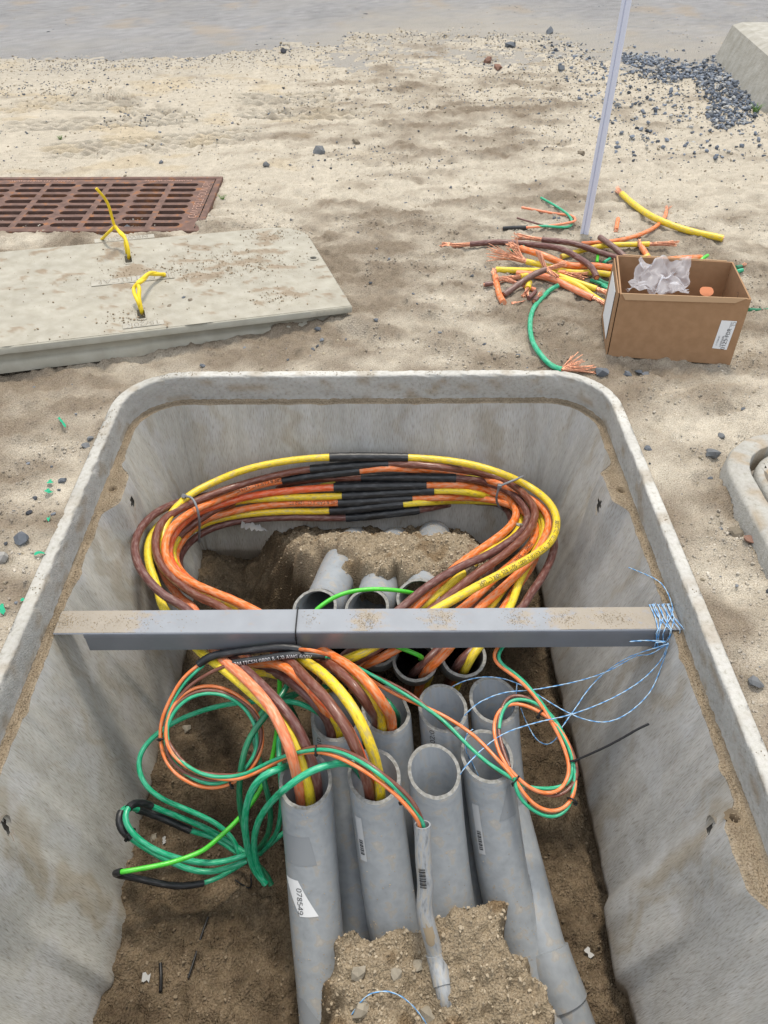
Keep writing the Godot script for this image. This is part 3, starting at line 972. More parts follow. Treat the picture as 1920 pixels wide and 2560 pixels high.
func build_conduits() -> void:
	var up := v(0, 0.75, 0.65)
	var list := [
		[[v(-.162, -.245, -.839)][0], 1, 0.06, "grey conduit nearest the camera on the left, with orange, yellow and brown cables going in"],
		[[v(-.014, -.245, -.849)][0], 1, 0.12, "front row grey conduit with a thick mud grey cable and a yellow cable going in"],
		[[v(.117, -.245, -.859)][0], 1, 0.11, "empty grey conduit in the front row, right behind the thin conduit"],
		[[v(.237, -.25, -.897)][0], 1, 0.145, "empty front row conduit at the right end with a torn silver tape patch"],
		[[v(-.104, -.25, -1.001)][0], 1, 0.09, "second row grey conduit on the left with a green wire curving into it"],
		[[v(.014, -.25, -1.018)][0], 1, 0.1, "second row grey conduit with a notched rim and an orange cable in it"],
		[[v(.147, -.25, -1.022)][0], 1, 0.1, "second row empty conduit with a date stamp in black print down its side"],
		[[v(.269, -.25, -1.043)][0], 1, 0.1, "second row empty conduit at the right end, next to the small right coil"],
		[v(-0.125, -0.25, -1.19), -1, 0.03, "rear facing conduit hidden under the left cable bundle below the beam"],
		[[v(-.007, -.25, -1.207)][0], -1, 0.03, "conduit just under the middle of the beam with its rim half hidden"],
		[[v(.088, -.25, -1.161)][0], -1, 0.03, "conduit under the beam holding one brown and one orange cable"],
		[[v(.208, -.25, -1.173)][0], -1, 0.03, "rightmost conduit under the beam holding a brown and a yellow cable"],
		[[v(-.171, -.25, -1.331)][0], -1, 0.3, "open empty conduit behind the beam, leftmost of the back row"],
		[[v(-.033, -.25, -1.33)][0], -1, 0.3, "open conduit behind the beam, middle of the back row under a lime green wire"],
		[[v(.103, -.25, -1.366)][0], -1, 0.3, "conduit behind the beam with the lime green wire ending in it"]]
	for k in list.size():
		var q: Array = list[k]
		var rim: Vector3 = q[0]
		var t := thing("conduit", q[3], "conduit", rim, "large grey conduits in the vault")
		var r := 0.0572
		var pp := pipe(rim, q[1], q[2], r, 0.0075, 0.0022)
		var p: PackedVector3Array = pp[0]
		if k == 5:   # a notch broken out of the far right of its rim
			var b: Buf = pp[1]
			for j in b.v.size():
				var d: Vector3 = b.v[j] - (rim + v(0.052, 0, -0.018))
				if Vector2(d.x, d.z).length() < 0.03 and b.v[j].y > -0.285:
					b.v[j].y -= 0.022 * (1.0 - smoothstep(0.012, 0.03, Vector2(d.x, d.z).length()))
		if k == 5:
			for j in last_rim.v.size():
				var d: Vector3 = last_rim.v[j] - (rim + v(0.052, 0, -0.018))
				if Vector2(d.x, d.z).length() < 0.03:
					last_rim.v[j].y -= 0.022 * (1.0 - smoothstep(0.012, 0.03, Vector2(d.x, d.z).length()))
		part("pipe", pp[1], M.conduit, t)
		part("sawn_rim", last_rim, M.conduit_rim, t)
		if k < 4 or k > 11:
			dusty.append([p, r, 0.3 if k < 4 else 0.08])
		if k < 4:
			for e in 0:
				part("mud_smear", dirt_patch(p, r, 0.1 + 0.08 * e + 0.03 * sin(k * 3.0 + e), (up + v(sin(k * 2.1 + e * 1.7) * 0.7, 0, 0)).normalized(), 0.2 + 0.12 * (e % 3), 0.014 + 0.008 * (e % 2), k * 10.0 + e), M.clod, t)
		match k:
			0:
				var lab := part("label_sticker", sticker(p, r, 0.205, 0.285, (v(-0.45, 0.6, 0.6)).normalized(), 0.36, 0.7), M.paper, t)
				print_along(p, r + 0.001, 0.222, v(-0.42, 0.6, 0.6).normalized(), "078549", 0.0135, M.ink, lab)
				part("tape_patch", sticker(p, r, 0.1, 0.17, v(-0.5, 0.6, 0.55).normalized(), 0.75, 0.2), M.tape, t)
				part("tape_patch", sticker(p, r, 0.46, 0.53, v(-0.6, 0.6, 0.5).normalized(), 0.4, 1.0), M.tape, t)
				var b := Buf.new()
				tube(b, cut(p, 0.535, 1.2), r + 0.006, 32)
				part("coupling", b, M.conduit, t)
			1:
				var lab := part("label_sticker", sticker(p, r, 0.07, 0.175, v(-0.74, 0.5, 0.5).normalized(), 0.17), M.old_paper, t)
				part("barcode", bars(p, r, 0.125, 0.16, v(-0.74, 0.5, 0.5).normalized(), 0.1), M.ink, lab)
			3:
				var lab := part("label_sticker", sticker(p, r, 0.09, 0.21, v(-0.72, 0.5, 0.5).normalized(), 0.16), M.old_paper, t)
				part("barcode", bars(p, r, 0.155, 0.2, v(-0.72, 0.5, 0.5).normalized(), 0.09), M.ink, lab)
				part("tape_patch", sticker(p, r, 0.05, 0.13, v(0.65, 0.55, 0.45).normalized(), 0.42, -0.5), M.tape, t)
				print_along(p, r, 0.29, v(0.98, 0.15, 0.1).normalized(), "PVC ELECTRICAL CONDUIT", 0.012, M.ink, t)
				var b := Buf.new()
				tube(b, cut(p, 0.56, 1.2), r + 0.006, 32)
				part("coupling", b, M.conduit, t)
			4:
				print_along(p, r, 0.028, v(-0.66, 0.4, 0.62).normalized(), "RIGID", 0.013, M.ink, t, true)
			6:
				print_along(p, r, 0.03, v(-0.55, 0.45, 0.7).normalized(), "HAGOS1(23:02:0", 0.013, M.ink, t, true)
	# a further conduit comes in low on the right of the front row
	var t := thing("conduit", "low grey conduit with a collar, lying along the right side of the front row", "conduit", v(0.33, -0.6, -0.6), "large grey conduits in the vault")
	var p := bend([v(.291, -.437, -.932), v(.33, -.519, -.762), v(.364, -.579, -.6), v(.4, -.63, -.512), v(.427, -.68, -.453), v(.459, -.756, -.397)], 6)
	var b := Buf.new()
	tube(b, p, 0.05, 32)
	part("pipe", b, M.conduit, t)
	b = Buf.new()
	tube(b, cut(p, 0.36, 0.47), 0.056, 32)
	part("coupling", b, M.conduit, t)
	# the thin conduit in front
	var s := [v(.083, -.19, -.713), v(.084, -.217, -.695), v(.085, -.255, -.667), v(.09, -.294, -.638), v(.086, -.335, -.607), v(.098, -.373, -.573), v(.111, -.419, -.545), v(.12, -.425, -.505), v(.127, -.439, -.472), v(.136, -.5, -.47), v(.148, -.609, -.479)]
	p = bend(s, 5)
	t = thing("thin_conduit", "thin bent grey conduit with three small wires going into its mouth", "conduit", s[0])
	b = Buf.new()
	tube(b, p, 0.0165, 20, 0.0, false)
	var e := b.v.size()
	var il := b.i.size()
	tube(b, p, 0.0135, 20, 0.0, false)
	inside_out(b, e, il)
	var t0 := -tangent(p, 0)
	for a in 21:
		b.vert(b.v[a], t0)
	for a in 21:
		b.vert(b.v[e + a], t0)
	var w := b.v.size() - 42
	for a in 20:
		b.quad(w + a, w + a + 1, w + 22 + a, w + 21 + a)
	part("pipe", b, M.small_conduit, t)
	b = Buf.new()
	tube(b, cut(p, 0.27, 0.345), 0.0195, 20)
	part("coupling", b, M.small_conduit, t)
	part("barcode", bars(p, 0.0165, 0.085, 0.125, v(-0.3, 0.6, 0.65).normalized(), 0.4), M.ink, t)
	part("mud_smear", dirt_patch(p, 0.0167, 0.225, up, 0.9, 0.03, 3.0), M.clod, t)

func bars(p: PackedVector3Array, r: float, s0: float, s1: float, facing: Vector3, half: float) -> Buf:   # the bars of a bar code
	var b := Buf.new()
	var s := s0
	var j := 0
	while s < s1:
		var w := 0.0008 + 0.0009 * ((j * 7) % 3)
		var q := sticker(p, r, s, s + w, facing, half, 0.0, 0.0014)
		var o := b.v.size()
		b.v.append_array(q.v)
		b.n.append_array(q.n)
		b.uv.append_array(q.uv)
		b.c.append_array(q.c)
		for k in q.i:
			b.i.append(k + o)
		s += w + 0.001 + 0.0008 * ((j * 5) % 2)
		j += 1
	return b

func build_beam() -> void:
	var t := thing("support_beam", "grey channel beam laid across the vault from ledge to ledge", "beam", v(-0.03, -0.15, -1.148))
	var x0 := -0.745
	var x1 := 0.694
	var y := -0.0815
	var metal := Color(0.27, 0.285, 0.315)
	var b := Buf.new()
	slab(b, v(x0, y - 0.004, -1.1835), v(x1 - x0, 0, 0), v(0, 0.0036, 0), v(0, 0, 0.0695), 0.0015, metal)
	var o := b.v.size()
	var gx := 420
	var gz := 24
	for j in gz + 1:   # the top, with a film of dried dirt
		for q in gx + 1:
			var x := lerpf(x0 + 0.002, x1 - 0.002, float(q) / gx)
			var z := lerpf(-1.1815, -1.116, float(j) / gz)
			var f := 0.0
			for w in [[-0.68, 0.13, 1.5], [-0.03, 0.05, 0.7], [0.14, 0.06, 0.6], [0.33, 0.05, 0.5], [0.44, 0.06, 0.7], [0.55, 0.08, 1.0], [0.66, 0.05, 0.8], [-0.3, 0.1, 0.2]]:
				f += w[2] * exp(-pow((x - w[0]) / w[1], 2))
			f = smoothstep(0.35, 0.85, f + 0.55 * n_fine.get_noise_2d(x * 18.0, z * 30.0) + 0.25 * n_fine.get_noise_2d(x * 90.0, z * 90.0))
			b.vert(v(x, y + 0.0006 * f * (1.0 + n_fine.get_noise_2d(x * 150.0, z * 150.0)), z), v(0.12 * f * n_fine.get_noise_2d(x * 120.0, z * 120.0), 1, 0.12 * f * n_fine.get_noise_2d(x * 120.0 + 5.0, z * 120.0)).normalized(), Vector2.ZERO, Color(0.25, 0.263, 0.29).lerp(Color(0.3, 0.25, 0.185), 0.8 * f))
	for j in gz:
		for q in gx:
			var w := o + j * (gx + 1) + q
			b.quad(w, w + 1, w + gx + 2, w + gx + 1)
	part("top_plate", b, M.beam_top, t)
	b = Buf.new()
	slab(b, v(x0 + 0.068, y - 0.064, -1.119), v(x1 - x0 - 0.095, 0, 0), v(0, 0.0598, 0), v(0, 0, 0.004), 0.0012, metal * 0.8)  # flanges coloured darker than the plate, their shade painted into the metal
	slab(b, v(x0 + 0.068, y - 0.0165, -1.1152), v(x1 - x0 - 0.095, 0, 0), v(0, 0.0123, 0), v(0, 0, 0.0016), 0.0006, metal * 0.85)
	part("front_flange", b, M.beam, t)
	b = Buf.new()
	slab(b, v(x0 + 0.068, y - 0.064, -1.182), v(x1 - x0 - 0.095, 0, 0), v(0, 0.0598, 0), v(0, 0, 0.004), 0.0012, metal * 0.8)
	part("rear_flange", b, M.beam, t)

# ---------------------------------------------------------------- cables and wires

func spliced(label: String, lc: String, rc: String, l: Array, r: Array, rad := 0.0116, print_l := "", print_r := "") -> Node3D:
	var t := thing("spliced_cable", label, "cable", l[0], "spliced power cables looped round the back of the vault")
	var pts := l.duplicate()
	pts.reverse()
	pts.append_array(r)
	var p := bend(pts, 9)
	# where the sleeve begins and ends
	var sl := 0.0
	var sr := 0.0
	var dl := 9.0
	var dr := 9.0
	var s := 0.0
	for j in p.size():
		if j > 0:
			s += p[j].distance_to(p[j - 1])
		if p[j].distance_to(l[0]) < dl:
			dl = p[j].distance_to(l[0])
			sl = s
		if p[j].distance_to(r[0]) < dr:
			dr = p[j].distance_to(r[0])
			sr = s
	var b := Buf.new()
	tube(b, cut(p, 0, sl + 0.03), rad, 16, 0.0004)
	var a := part("insulation", b, M[lc], t)
	b = Buf.new()
	tube(b, cut(p, sr - 0.03, 99), rad, 16, 0.0004)
	var c := part("insulation", b, M[rc], t)
	a.set_meta("label", lc.replace("_", " ") + " run")
	c.set_meta("label", rc.replace("_", " ") + " run")
	b = Buf.new()
	tube(b, cut(p, sl - 0.004, sr + 0.004), rad + 0.0032, 18, 0.0012)
	part("splice_sleeve", b, M.sleeve, t)
	var f := v(-0.1, 0.75, 0.65)
	if print_l:
		print_along(p, rad, sl - 0.16, f, print_l, 0.011, M.ink, a, true)
	if print_r:
		print_along(p, rad, sr + 0.62, f, print_r, 0.012, M.ink, c)
	return t

func build_cables() -> void:
	spliced("yellow power cable, topmost of the looped stack on the back wall", "yellow", "yellow",
		[v(-.155, -.233, -1.95), v(-.304, -.241, -1.94), v(-.426, -.25, -1.91), v(-.527, -.27, -1.87), v(-.587, -.27, -1.814), v(-.615, -.265, -1.754), v(-.63, -.262, -1.709), v(-.637, -.27, -1.65), v(-.63, -.28, -1.594), v(-.61, -.285, -1.536), v(-.576, -.285, -1.479), v(-.506, -.27, -1.407), v(-.388, -.25, -1.326), v(-.199, -.16, -1.11), v(-.132, -.1, -1.019), v(-.078, -.065, -.935), v(-.043, -.07, -.878), v(-.018, -.12, -.841), v(-.005, -.19, -.825), v(-.001, -.27, -.818), v(-.001, -.42, -.758)],
		[v(.092, -.236, -1.95), v(.258, -.24, -1.93), v(.376, -.241, -1.88), v(.478, -.29, -1.869), v(.526, -.28, -1.782), v(.535, -.27, -1.694), v(.504, -.255, -1.592), v(.44, -.235, -1.51), v(.338, -.205, -1.415), v(.246, -.185, -1.339), v(.132, -.165, -1.243), v(-.043, -.165, -1.116), v(-.087, -.2, -1.123), v(-.131, -.3, -1.163), v(-.141, -.46, -1.193)], 0.0116, "", "300KCMIL YELLOW  TYPE XHHW-2  600V  SUN RES FOR CT USE")
	spliced("reddish brown power cable directly under the topmost yellow one, its splice ending left of it", "brown", "brown",
		[v(-.218, -.278, -1.945), v(-.327, -.285, -1.925), v(-.45, -.295, -1.886), v(-.542, -.285, -1.818), v(-.607, -.27, -1.747), v(-.642, -.255, -1.679), v(-.648, -.25, -1.607), v(-.634, -.25, -1.543), v(-.604, -.25, -1.482), v(-.554, -.25, -1.427), v(-.485, -.24, -1.366), v(-.399, -.215, -1.297), v(-.221, -.15, -1.097), v(-.163, -.1, -1.002), v(-.113, -.07, -.928), v(-.072, -.08, -.87), v(-.047, -.12, -.832), v(-.031, -.19, -.815), v(-.023, -.27, -.816), v(-.023, -.42, -.756)],
		[v(.03, -.257, -1.945), v(.208, -.254, -1.92), v(.366, -.315, -1.954), v(.438, -.305, -1.887), v(.476, -.29, -1.787), v(.476, -.28, -1.719), v(.434, -.265, -1.623), v(.357, -.25, -1.526), v(.258, -.23, -1.425), v(.132, -.205, -1.282), v(-.027, -.2, -1.141), v(-.062, -.24, -1.146), v(-.107, -.38, -1.204), v(-.117, -.5, -1.234)])
	spliced("bright orange cable with the shortest left run, thick along the inside of the left bend", "orange", "orange",
		[v(-.312, -.315, -1.935), v(-.436, -.33, -1.907), v(-.525, -.31, -1.822), v(-.578, -.285, -1.746), v(-.613, -.265, -1.661), v(-.617, -.255, -1.585), v(-.603, -.25, -1.527), v(-.573, -.25, -1.471), v(-.525, -.245, -1.427), v(-.443, -.23, -1.371), v(-.323, -.205, -1.287), v(-.13, -.15, -1.111), v(-.055, -.1, -1.021), v(-.013, -.09, -.962), v(.013, -.14, -.948), v(.027, -.25, -.982), v(.027, -.4, -.922)],
		[v(-.065, -.281, -1.94), v(.06, -.268, -1.935), v(.268, -.335, -1.983), v(.39, -.325, -1.926), v(.457, -.32, -1.866), v(.505, -.31, -1.802), v(.521, -.3, -1.719), v(.487, -.29, -1.622), v(.425, -.28, -1.518), v(.32, -.26, -1.389), v(.251, -.24, -1.305), v(.16, -.21, -1.151), v(.119, -.25, -1.133), v(.108, -.36, -1.179), v(.098, -.5, -1.209)], 0.0116, "WIRE & CABLE CI  1423 FT")
	spliced("brown cable whose black splice lies furthest right in the stack on the back wall", "brown", "plum",
		[v(-.054, -.323, -1.955), v(-.258, -.344, -1.965), v(-.409, -.406, -1.975), v(-.517, -.36, -1.852), v(-.583, -.35, -1.762), v(-.614, -.345, -1.71), v(-.626, -.34, -1.654), v(-.619, -.34, -1.599), v(-.577, -.33, -1.532), v(-.5, -.31, -1.45), v(-.391, -.26, -1.339), v(-.155, -.16, -1.106), v(-.097, -.12, -1.038), v(-.049, -.1, -.969), v(-.022, -.15, -.955), v(-.008, -.26, -.988), v(-.008, -.41, -.928)],
		[v(.256, -.299, -1.92), v(.368, -.345, -1.946), v(.434, -.33, -1.877), v(.46, -.31, -1.78), v(.454, -.295, -1.715), v(.41, -.28, -1.632), v(.314, -.255, -1.531), v(.218, -.23, -1.454), v(.128, -.21, -1.368), v(.044, -.185, -1.26), v(-.071, -.2, -1.148), v(-.122, -.27, -1.158), v(-.159, -.42, -1.233), v(-.169, -.52, -1.263)])
	spliced("scuffed red orange cable, fifth in the stack, the big orange one inside the right bend", "red_orange", "orange",
		[v(-.144, -.343, -1.93), v(-.311, -.346, -1.915), v(-.439, -.36, -1.903), v(-.514, -.345, -1.848), v(-.566, -.33, -1.801), v(-.602, -.31, -1.726), v(-.619, -.305, -1.663), v(-.619, -.3, -1.603), v(-.6, -.295, -1.545), v(-.552, -.285, -1.479), v(-.474, -.27, -1.414), v(-.354, -.25, -1.333), v(-.231, -.19, -1.109), v(-.173, -.15, -1.027), v(-.121, -.115, -.954), v(-.079, -.12, -.905), v(-.053, -.15, -.869), v(-.034, -.2, -.845), v(-.015, -.28, -.828), v(-.015, -.43, -.768)],
		[v(.151, -.328, -1.92), v(.261, -.32, -1.91), v(.371, -.375, -1.942), v(.428, -.36, -1.881), v(.436, -.34, -1.792), v(.399, -.32, -1.707), v(.328, -.3, -1.62), v(.226, -.275, -1.509), v(.153, -.25, -1.404), v(.085, -.22, -1.297), v(-.038, -.23, -1.153), v(-.089, -.3, -1.167), v(-.13, -.45, -1.24), v(-.14, -.55, -1.27)], 0.0122)
	spliced("yellow cable in the middle of the stack, sixth from the top, between two orange ones", "yellow", "dull_yellow",
		[v(-.119, -.372, -1.92), v(-.311, -.366, -1.905), v(-.465, -.385, -1.912), v(-.543, -.38, -1.869), v(-.589, -.36, -1.785), v(-.614, -.345, -1.71), v(-.624, -.34, -1.654), v(-.613, -.335, -1.6), v(-.574, -.32, -1.522), v(-.498, -.3, -1.448), v(-.377, -.27, -1.355), v(-.116, -.16, -1.097), v(-.06, -.12, -1.016), v(-.018, -.13, -.963), v(.004, -.25, -.982), v(.004, -.4, -.922)],
		[v(.187, -.343, -1.91), v(.287, -.342, -1.9), v(.383, -.4, -1.939), v(.432, -.385, -1.887), v(.452, -.365, -1.812), v(.43, -.34, -1.714), v(.378, -.32, -1.64), v(.3, -.3, -1.569), v(.247, -.285, -1.494), v(.12, -.25, -1.339), v(-.06, -.26, -1.176), v(-.105, -.33, -1.194), v(-.142, -.45, -1.245), v(-.152, -.53, -1.275)])
	spliced("lower orange cable with its footage mark facing forward, third from the bottom of the stack", "orange", "orange",
		[v(-.133, -.394, -1.91), v(-.291, -.387, -1.9), v(-.421, -.4, -1.896), v(-.523, -.4, -1.859), v(-.575, -.39, -1.817), v(-.604, -.375, -1.741), v(-.619, -.365, -1.668), v(-.612, -.36, -1.613), v(-.572, -.35, -1.545), v(-.491, -.33, -1.465), v(-.382, -.28, -1.359), v(-.343, -.22, -1.147), v(-.246, -.165, -1.09), v(-.19, -.125, -1.032), v(-.151, -.13, -.991), v(-.124, -.17, -.969), v(-.106, -.27, -.979), v(-.106, -.42, -.919)],
		[v(.106, -.372, -1.905), v(.213, -.365, -1.9), v(.344, -.39, -1.924), v(.434, -.36, -1.851), v(.48, -.33, -1.752), v(.468, -.31, -1.656), v(.41, -.29, -1.558), v(.329, -.27, -1.461), v(.206, -.23, -1.3), v(.02, -.21, -1.148), v(-.024, -.24, -1.146), v(-.066, -.36, -1.202), v(-.076, -.48, -1.232)], 0.0112, "WIRE & CABLE CI  1262 FT", "00560 FT  300KCMIL")
	spliced("yellow cable second from the bottom of the stack", "yellow", "dull_yellow",
		[v(-.162, -.425, -1.905), v(-.314, -.413, -1.89), v(-.466, -.425, -1.886), v(-.567, -.42, -1.843), v(-.621, -.4, -1.762), v(-.641, -.39, -1.705), v(-.631, -.385, -1.649), v(-.594, -.375, -1.579), v(-.514, -.35, -1.493), v(-.401, -.3, -1.376), v(-.343, -.26, -1.15), v(-.273, -.22, -1.106), v(-.196, -.18, -1.053), v(-.135, -.17, -.996), v(-.103, -.21, -.968), v(-.094, -.27, -.969), v(-.094, -.42, -.909)],
		[v(.076, -.388, -1.895), v(.162, -.38, -1.895), v(.272, -.43, -1.958), v(.398, -.41, -1.927), v(.472, -.37, -1.862), v(.509, -.35, -1.795), v(.5, -.33, -1.696), v(.458, -.31, -1.59), v(.397, -.29, -1.468), v(.338, -.26, -1.321), v(.233, -.25, -1.177), v(.217, -.3, -1.169), v(.216, -.4, -1.219), v(.206, -.52, -1.249)], 0.0112)
	spliced("lowest brown cable of the stack, hugging the inside of the loop", "plum", "plum",
		[v(-.11, -.452, -1.9), v(-.316, -.435, -1.885), v(-.469, -.45, -1.884), v(-.561, -.445, -1.838), v(-.609, -.43, -1.762), v(-.624, -.42, -1.694), v(-.616, -.415, -1.644), v(-.58, -.4, -1.581), v(-.503, -.37, -1.496), v(-.399, -.32, -1.393), v(-.322, -.25, -1.154), v(-.239, -.2, -1.086), v(-.172, -.16, -1.006), v(-.13, -.18, -.97), v(-.112, -.26, -.967), v(-.112, -.41, -.907)],
		[v(.13, -.41, -1.89), v(.248, -.45, -1.965), v(.326, -.44, -1.961), v(.392, -.43, -1.949), v(.423, -.42, -1.91), v(.432, -.4, -1.835), v(.408, -.38, -1.749), v(.361, -.36, -1.654), v(.323, -.34, -1.545), v(.273, -.31, -1.429), v(.239, -.29, -1.348), v(.135, -.24, -1.17), v(.1, -.27, -1.152), v(.084, -.38, -1.206), v(.074, -.5, -1.236)])
	spliced("yellow cable behind the others at the left bend, going into the nearest conduit", "dull_yellow", "dull_yellow",
		[v(-.146, -.365, -1.978), v(-.456, -.425, -1.978), v(-.556, -.34, -1.856), v(-.608, -.31, -1.804), v(-.648, -.285, -1.717), v(-.667, -.265, -1.634), v(-.664, -.26, -1.564), v(-.644, -.26, -1.497), v(-.617, -.265, -1.442), v(-.592, -.26, -1.385), v(-.566, -.25, -1.328), v(-.43, -.18, -1.139), v(-.361, -.17, -1.077), v(-.287, -.15, -1), v(-.211, -.15, -.925), v(-.179, -.18, -.883), v(-.161, -.22, -.843), v(-.153, -.29, -.818), v(-.153, -.44, -.758)],
		[v(.088, -.366, -1.978), v(.318, -.335, -1.963), v(.439, -.34, -1.904), v(.499, -.34, -1.836), v(.515, -.33, -1.759), v(.493, -.31, -1.655), v(.433, -.31, -1.547), v(.352, -.3, -1.448), v(.287, -.28, -1.341), v(.142, -.26, -1.166), v(.13, -.4, -1.216), v(.12, -.5, -1.246)])
	spliced("pinkish orange cable going into the nearest conduit with its footage mark at the mouth", "salmon", "orange",
		[v(-.147, -.397, -1.976), v(-.46, -.459, -1.976), v(-.566, -.4, -1.859), v(-.616, -.38, -1.801), v(-.652, -.37, -1.719), v(-.664, -.36, -1.63), v(-.635, -.35, -1.556), v(-.599, -.34, -1.495), v(-.545, -.31, -1.414), v(-.49, -.26, -1.336), v(-.396, -.18, -1.138), v(-.325, -.145, -1.053), v(-.257, -.12, -.969), v(-.215, -.12, -.906), v(-.188, -.16, -.857), v(-.178, -.22, -.833), v(-.174, -.3, -.821), v(-.174, -.45, -.761)],
		[v(.088, -.392, -1.976), v(.32, -.36, -1.968), v(.442, -.37, -1.9), v(.5, -.36, -1.791), v(.505, -.35, -1.71), v(.452, -.33, -1.566), v(.389, -.31, -1.457), v(.328, -.28, -1.341), v(.23, -.27, -1.196), v(.207, -.31, -1.185), v(.205, -.4, -1.224), v(.195, -.5, -1.254)])
	spliced("dark brown cable, outermost at the left bend and on the right corner of the loop", "plum", "plum",
		[v(-.146, -.379, -1.979), v(-.453, -.398, -1.977), v(-.513, -.315, -1.871), v(-.567, -.3, -1.835), v(-.606, -.29, -1.809), v(-.657, -.25, -1.72), v(-.683, -.22, -1.619), v(-.679, -.2, -1.529), v(-.658, -.195, -1.459), v(-.62, -.195, -1.396), v(-.557, -.2, -1.331), v(-.493, -.205, -1.291), v(-.352, -.17, -1.116), v(-.286, -.145, -1.036), v(-.221, -.13, -.959), v(-.178, -.15, -.91), v(-.152, -.19, -.869), v(-.138, -.23, -.838), v(-.138, -.3, -.83), v(-.138, -.45, -.77)],
		[v(.088, -.381, -1.979), v(.322, -.375, -1.978), v(.441, -.37, -1.893), v(.515, -.36, -1.791), v(.534, -.34, -1.679), v(.511, -.32, -1.587), v(.461, -.3, -1.482), v(.406, -.28, -1.39), v(.367, -.26, -1.321), v(.217, -.26, -1.18), v(.197, -.29, -1.175), v(.194, -.4, -1.224), v(.184, -.5, -1.254)])

func wire(called: String, label: String, m: String, pts: Array, r: float, group := "", sleeves: Array = [], cat := "wire") -> Node3D:   # sleeves: [from, to] shares of the length
	var t := thing(called, label, cat, pts[0], group)
	var p := bend(pts, 6)
	var b := Buf.new()
	tube(b, p, r, 10, r * 0.04)
	part("insulation", b, M[m], t)
	var l := length(p)
	for s in sleeves:
		b = Buf.new()
		tube(b, cut(p, s[0] * l, s[1] * l), r + 0.0022, 12, 0.0008)
		part("splice_sleeve", b, M.sleeve, t)
		if s.size() > 2:
			print_along(p, r + 0.0024, s[0] * l + 0.02, v(0, 0.3, 1), s[2], 0.0085, M.white_ink, t)
	return t

func strap(label: String, pts: Array, r: float, m: String, head := 0, group := "", tail: Array = []) -> void:   # a cable tie
	var t := thing("cable_tie", label, "cable tie", pts[0], group)
	var q := pts.duplicate()
	q.append(pts[0])
	var b := Buf.new()
	tube(b, bend(q, 2), r, 8)
	if tail:
		tube(b, bend(tail, 3), r * 1.25, 6)
	part("band", b, M[m], t)
	b = Buf.new()
	var h: Vector3 = pts[head]
	var d: Vector3 = (pts[(head + 1) % pts.size()] - h).normalized()
	var e := d.cross(v(0.1, 0.7, 0.7)).normalized()
	var f := d.cross(e)
	slab(b, h - d * r * 1.6 - e * r * 1.7 - f * r * 1.5, d * r * 3.2, e * r * 3.4, f * r * 3.0, r * 0.3)
	part("head", b, M[m], t)

func around(p: Vector3, dir: Vector3, r: float) -> Array:   # a ring of points round a bundle
	var d := dir.normalized()
	var e := d.cross(Vector3.UP).normalized()
	var f := d.cross(e)
	var o: Array = []
	for k in 8:
		o.append(p + (e * cos(TAU * k / 8) + f * sin(TAU * k / 8)) * r)
	return o

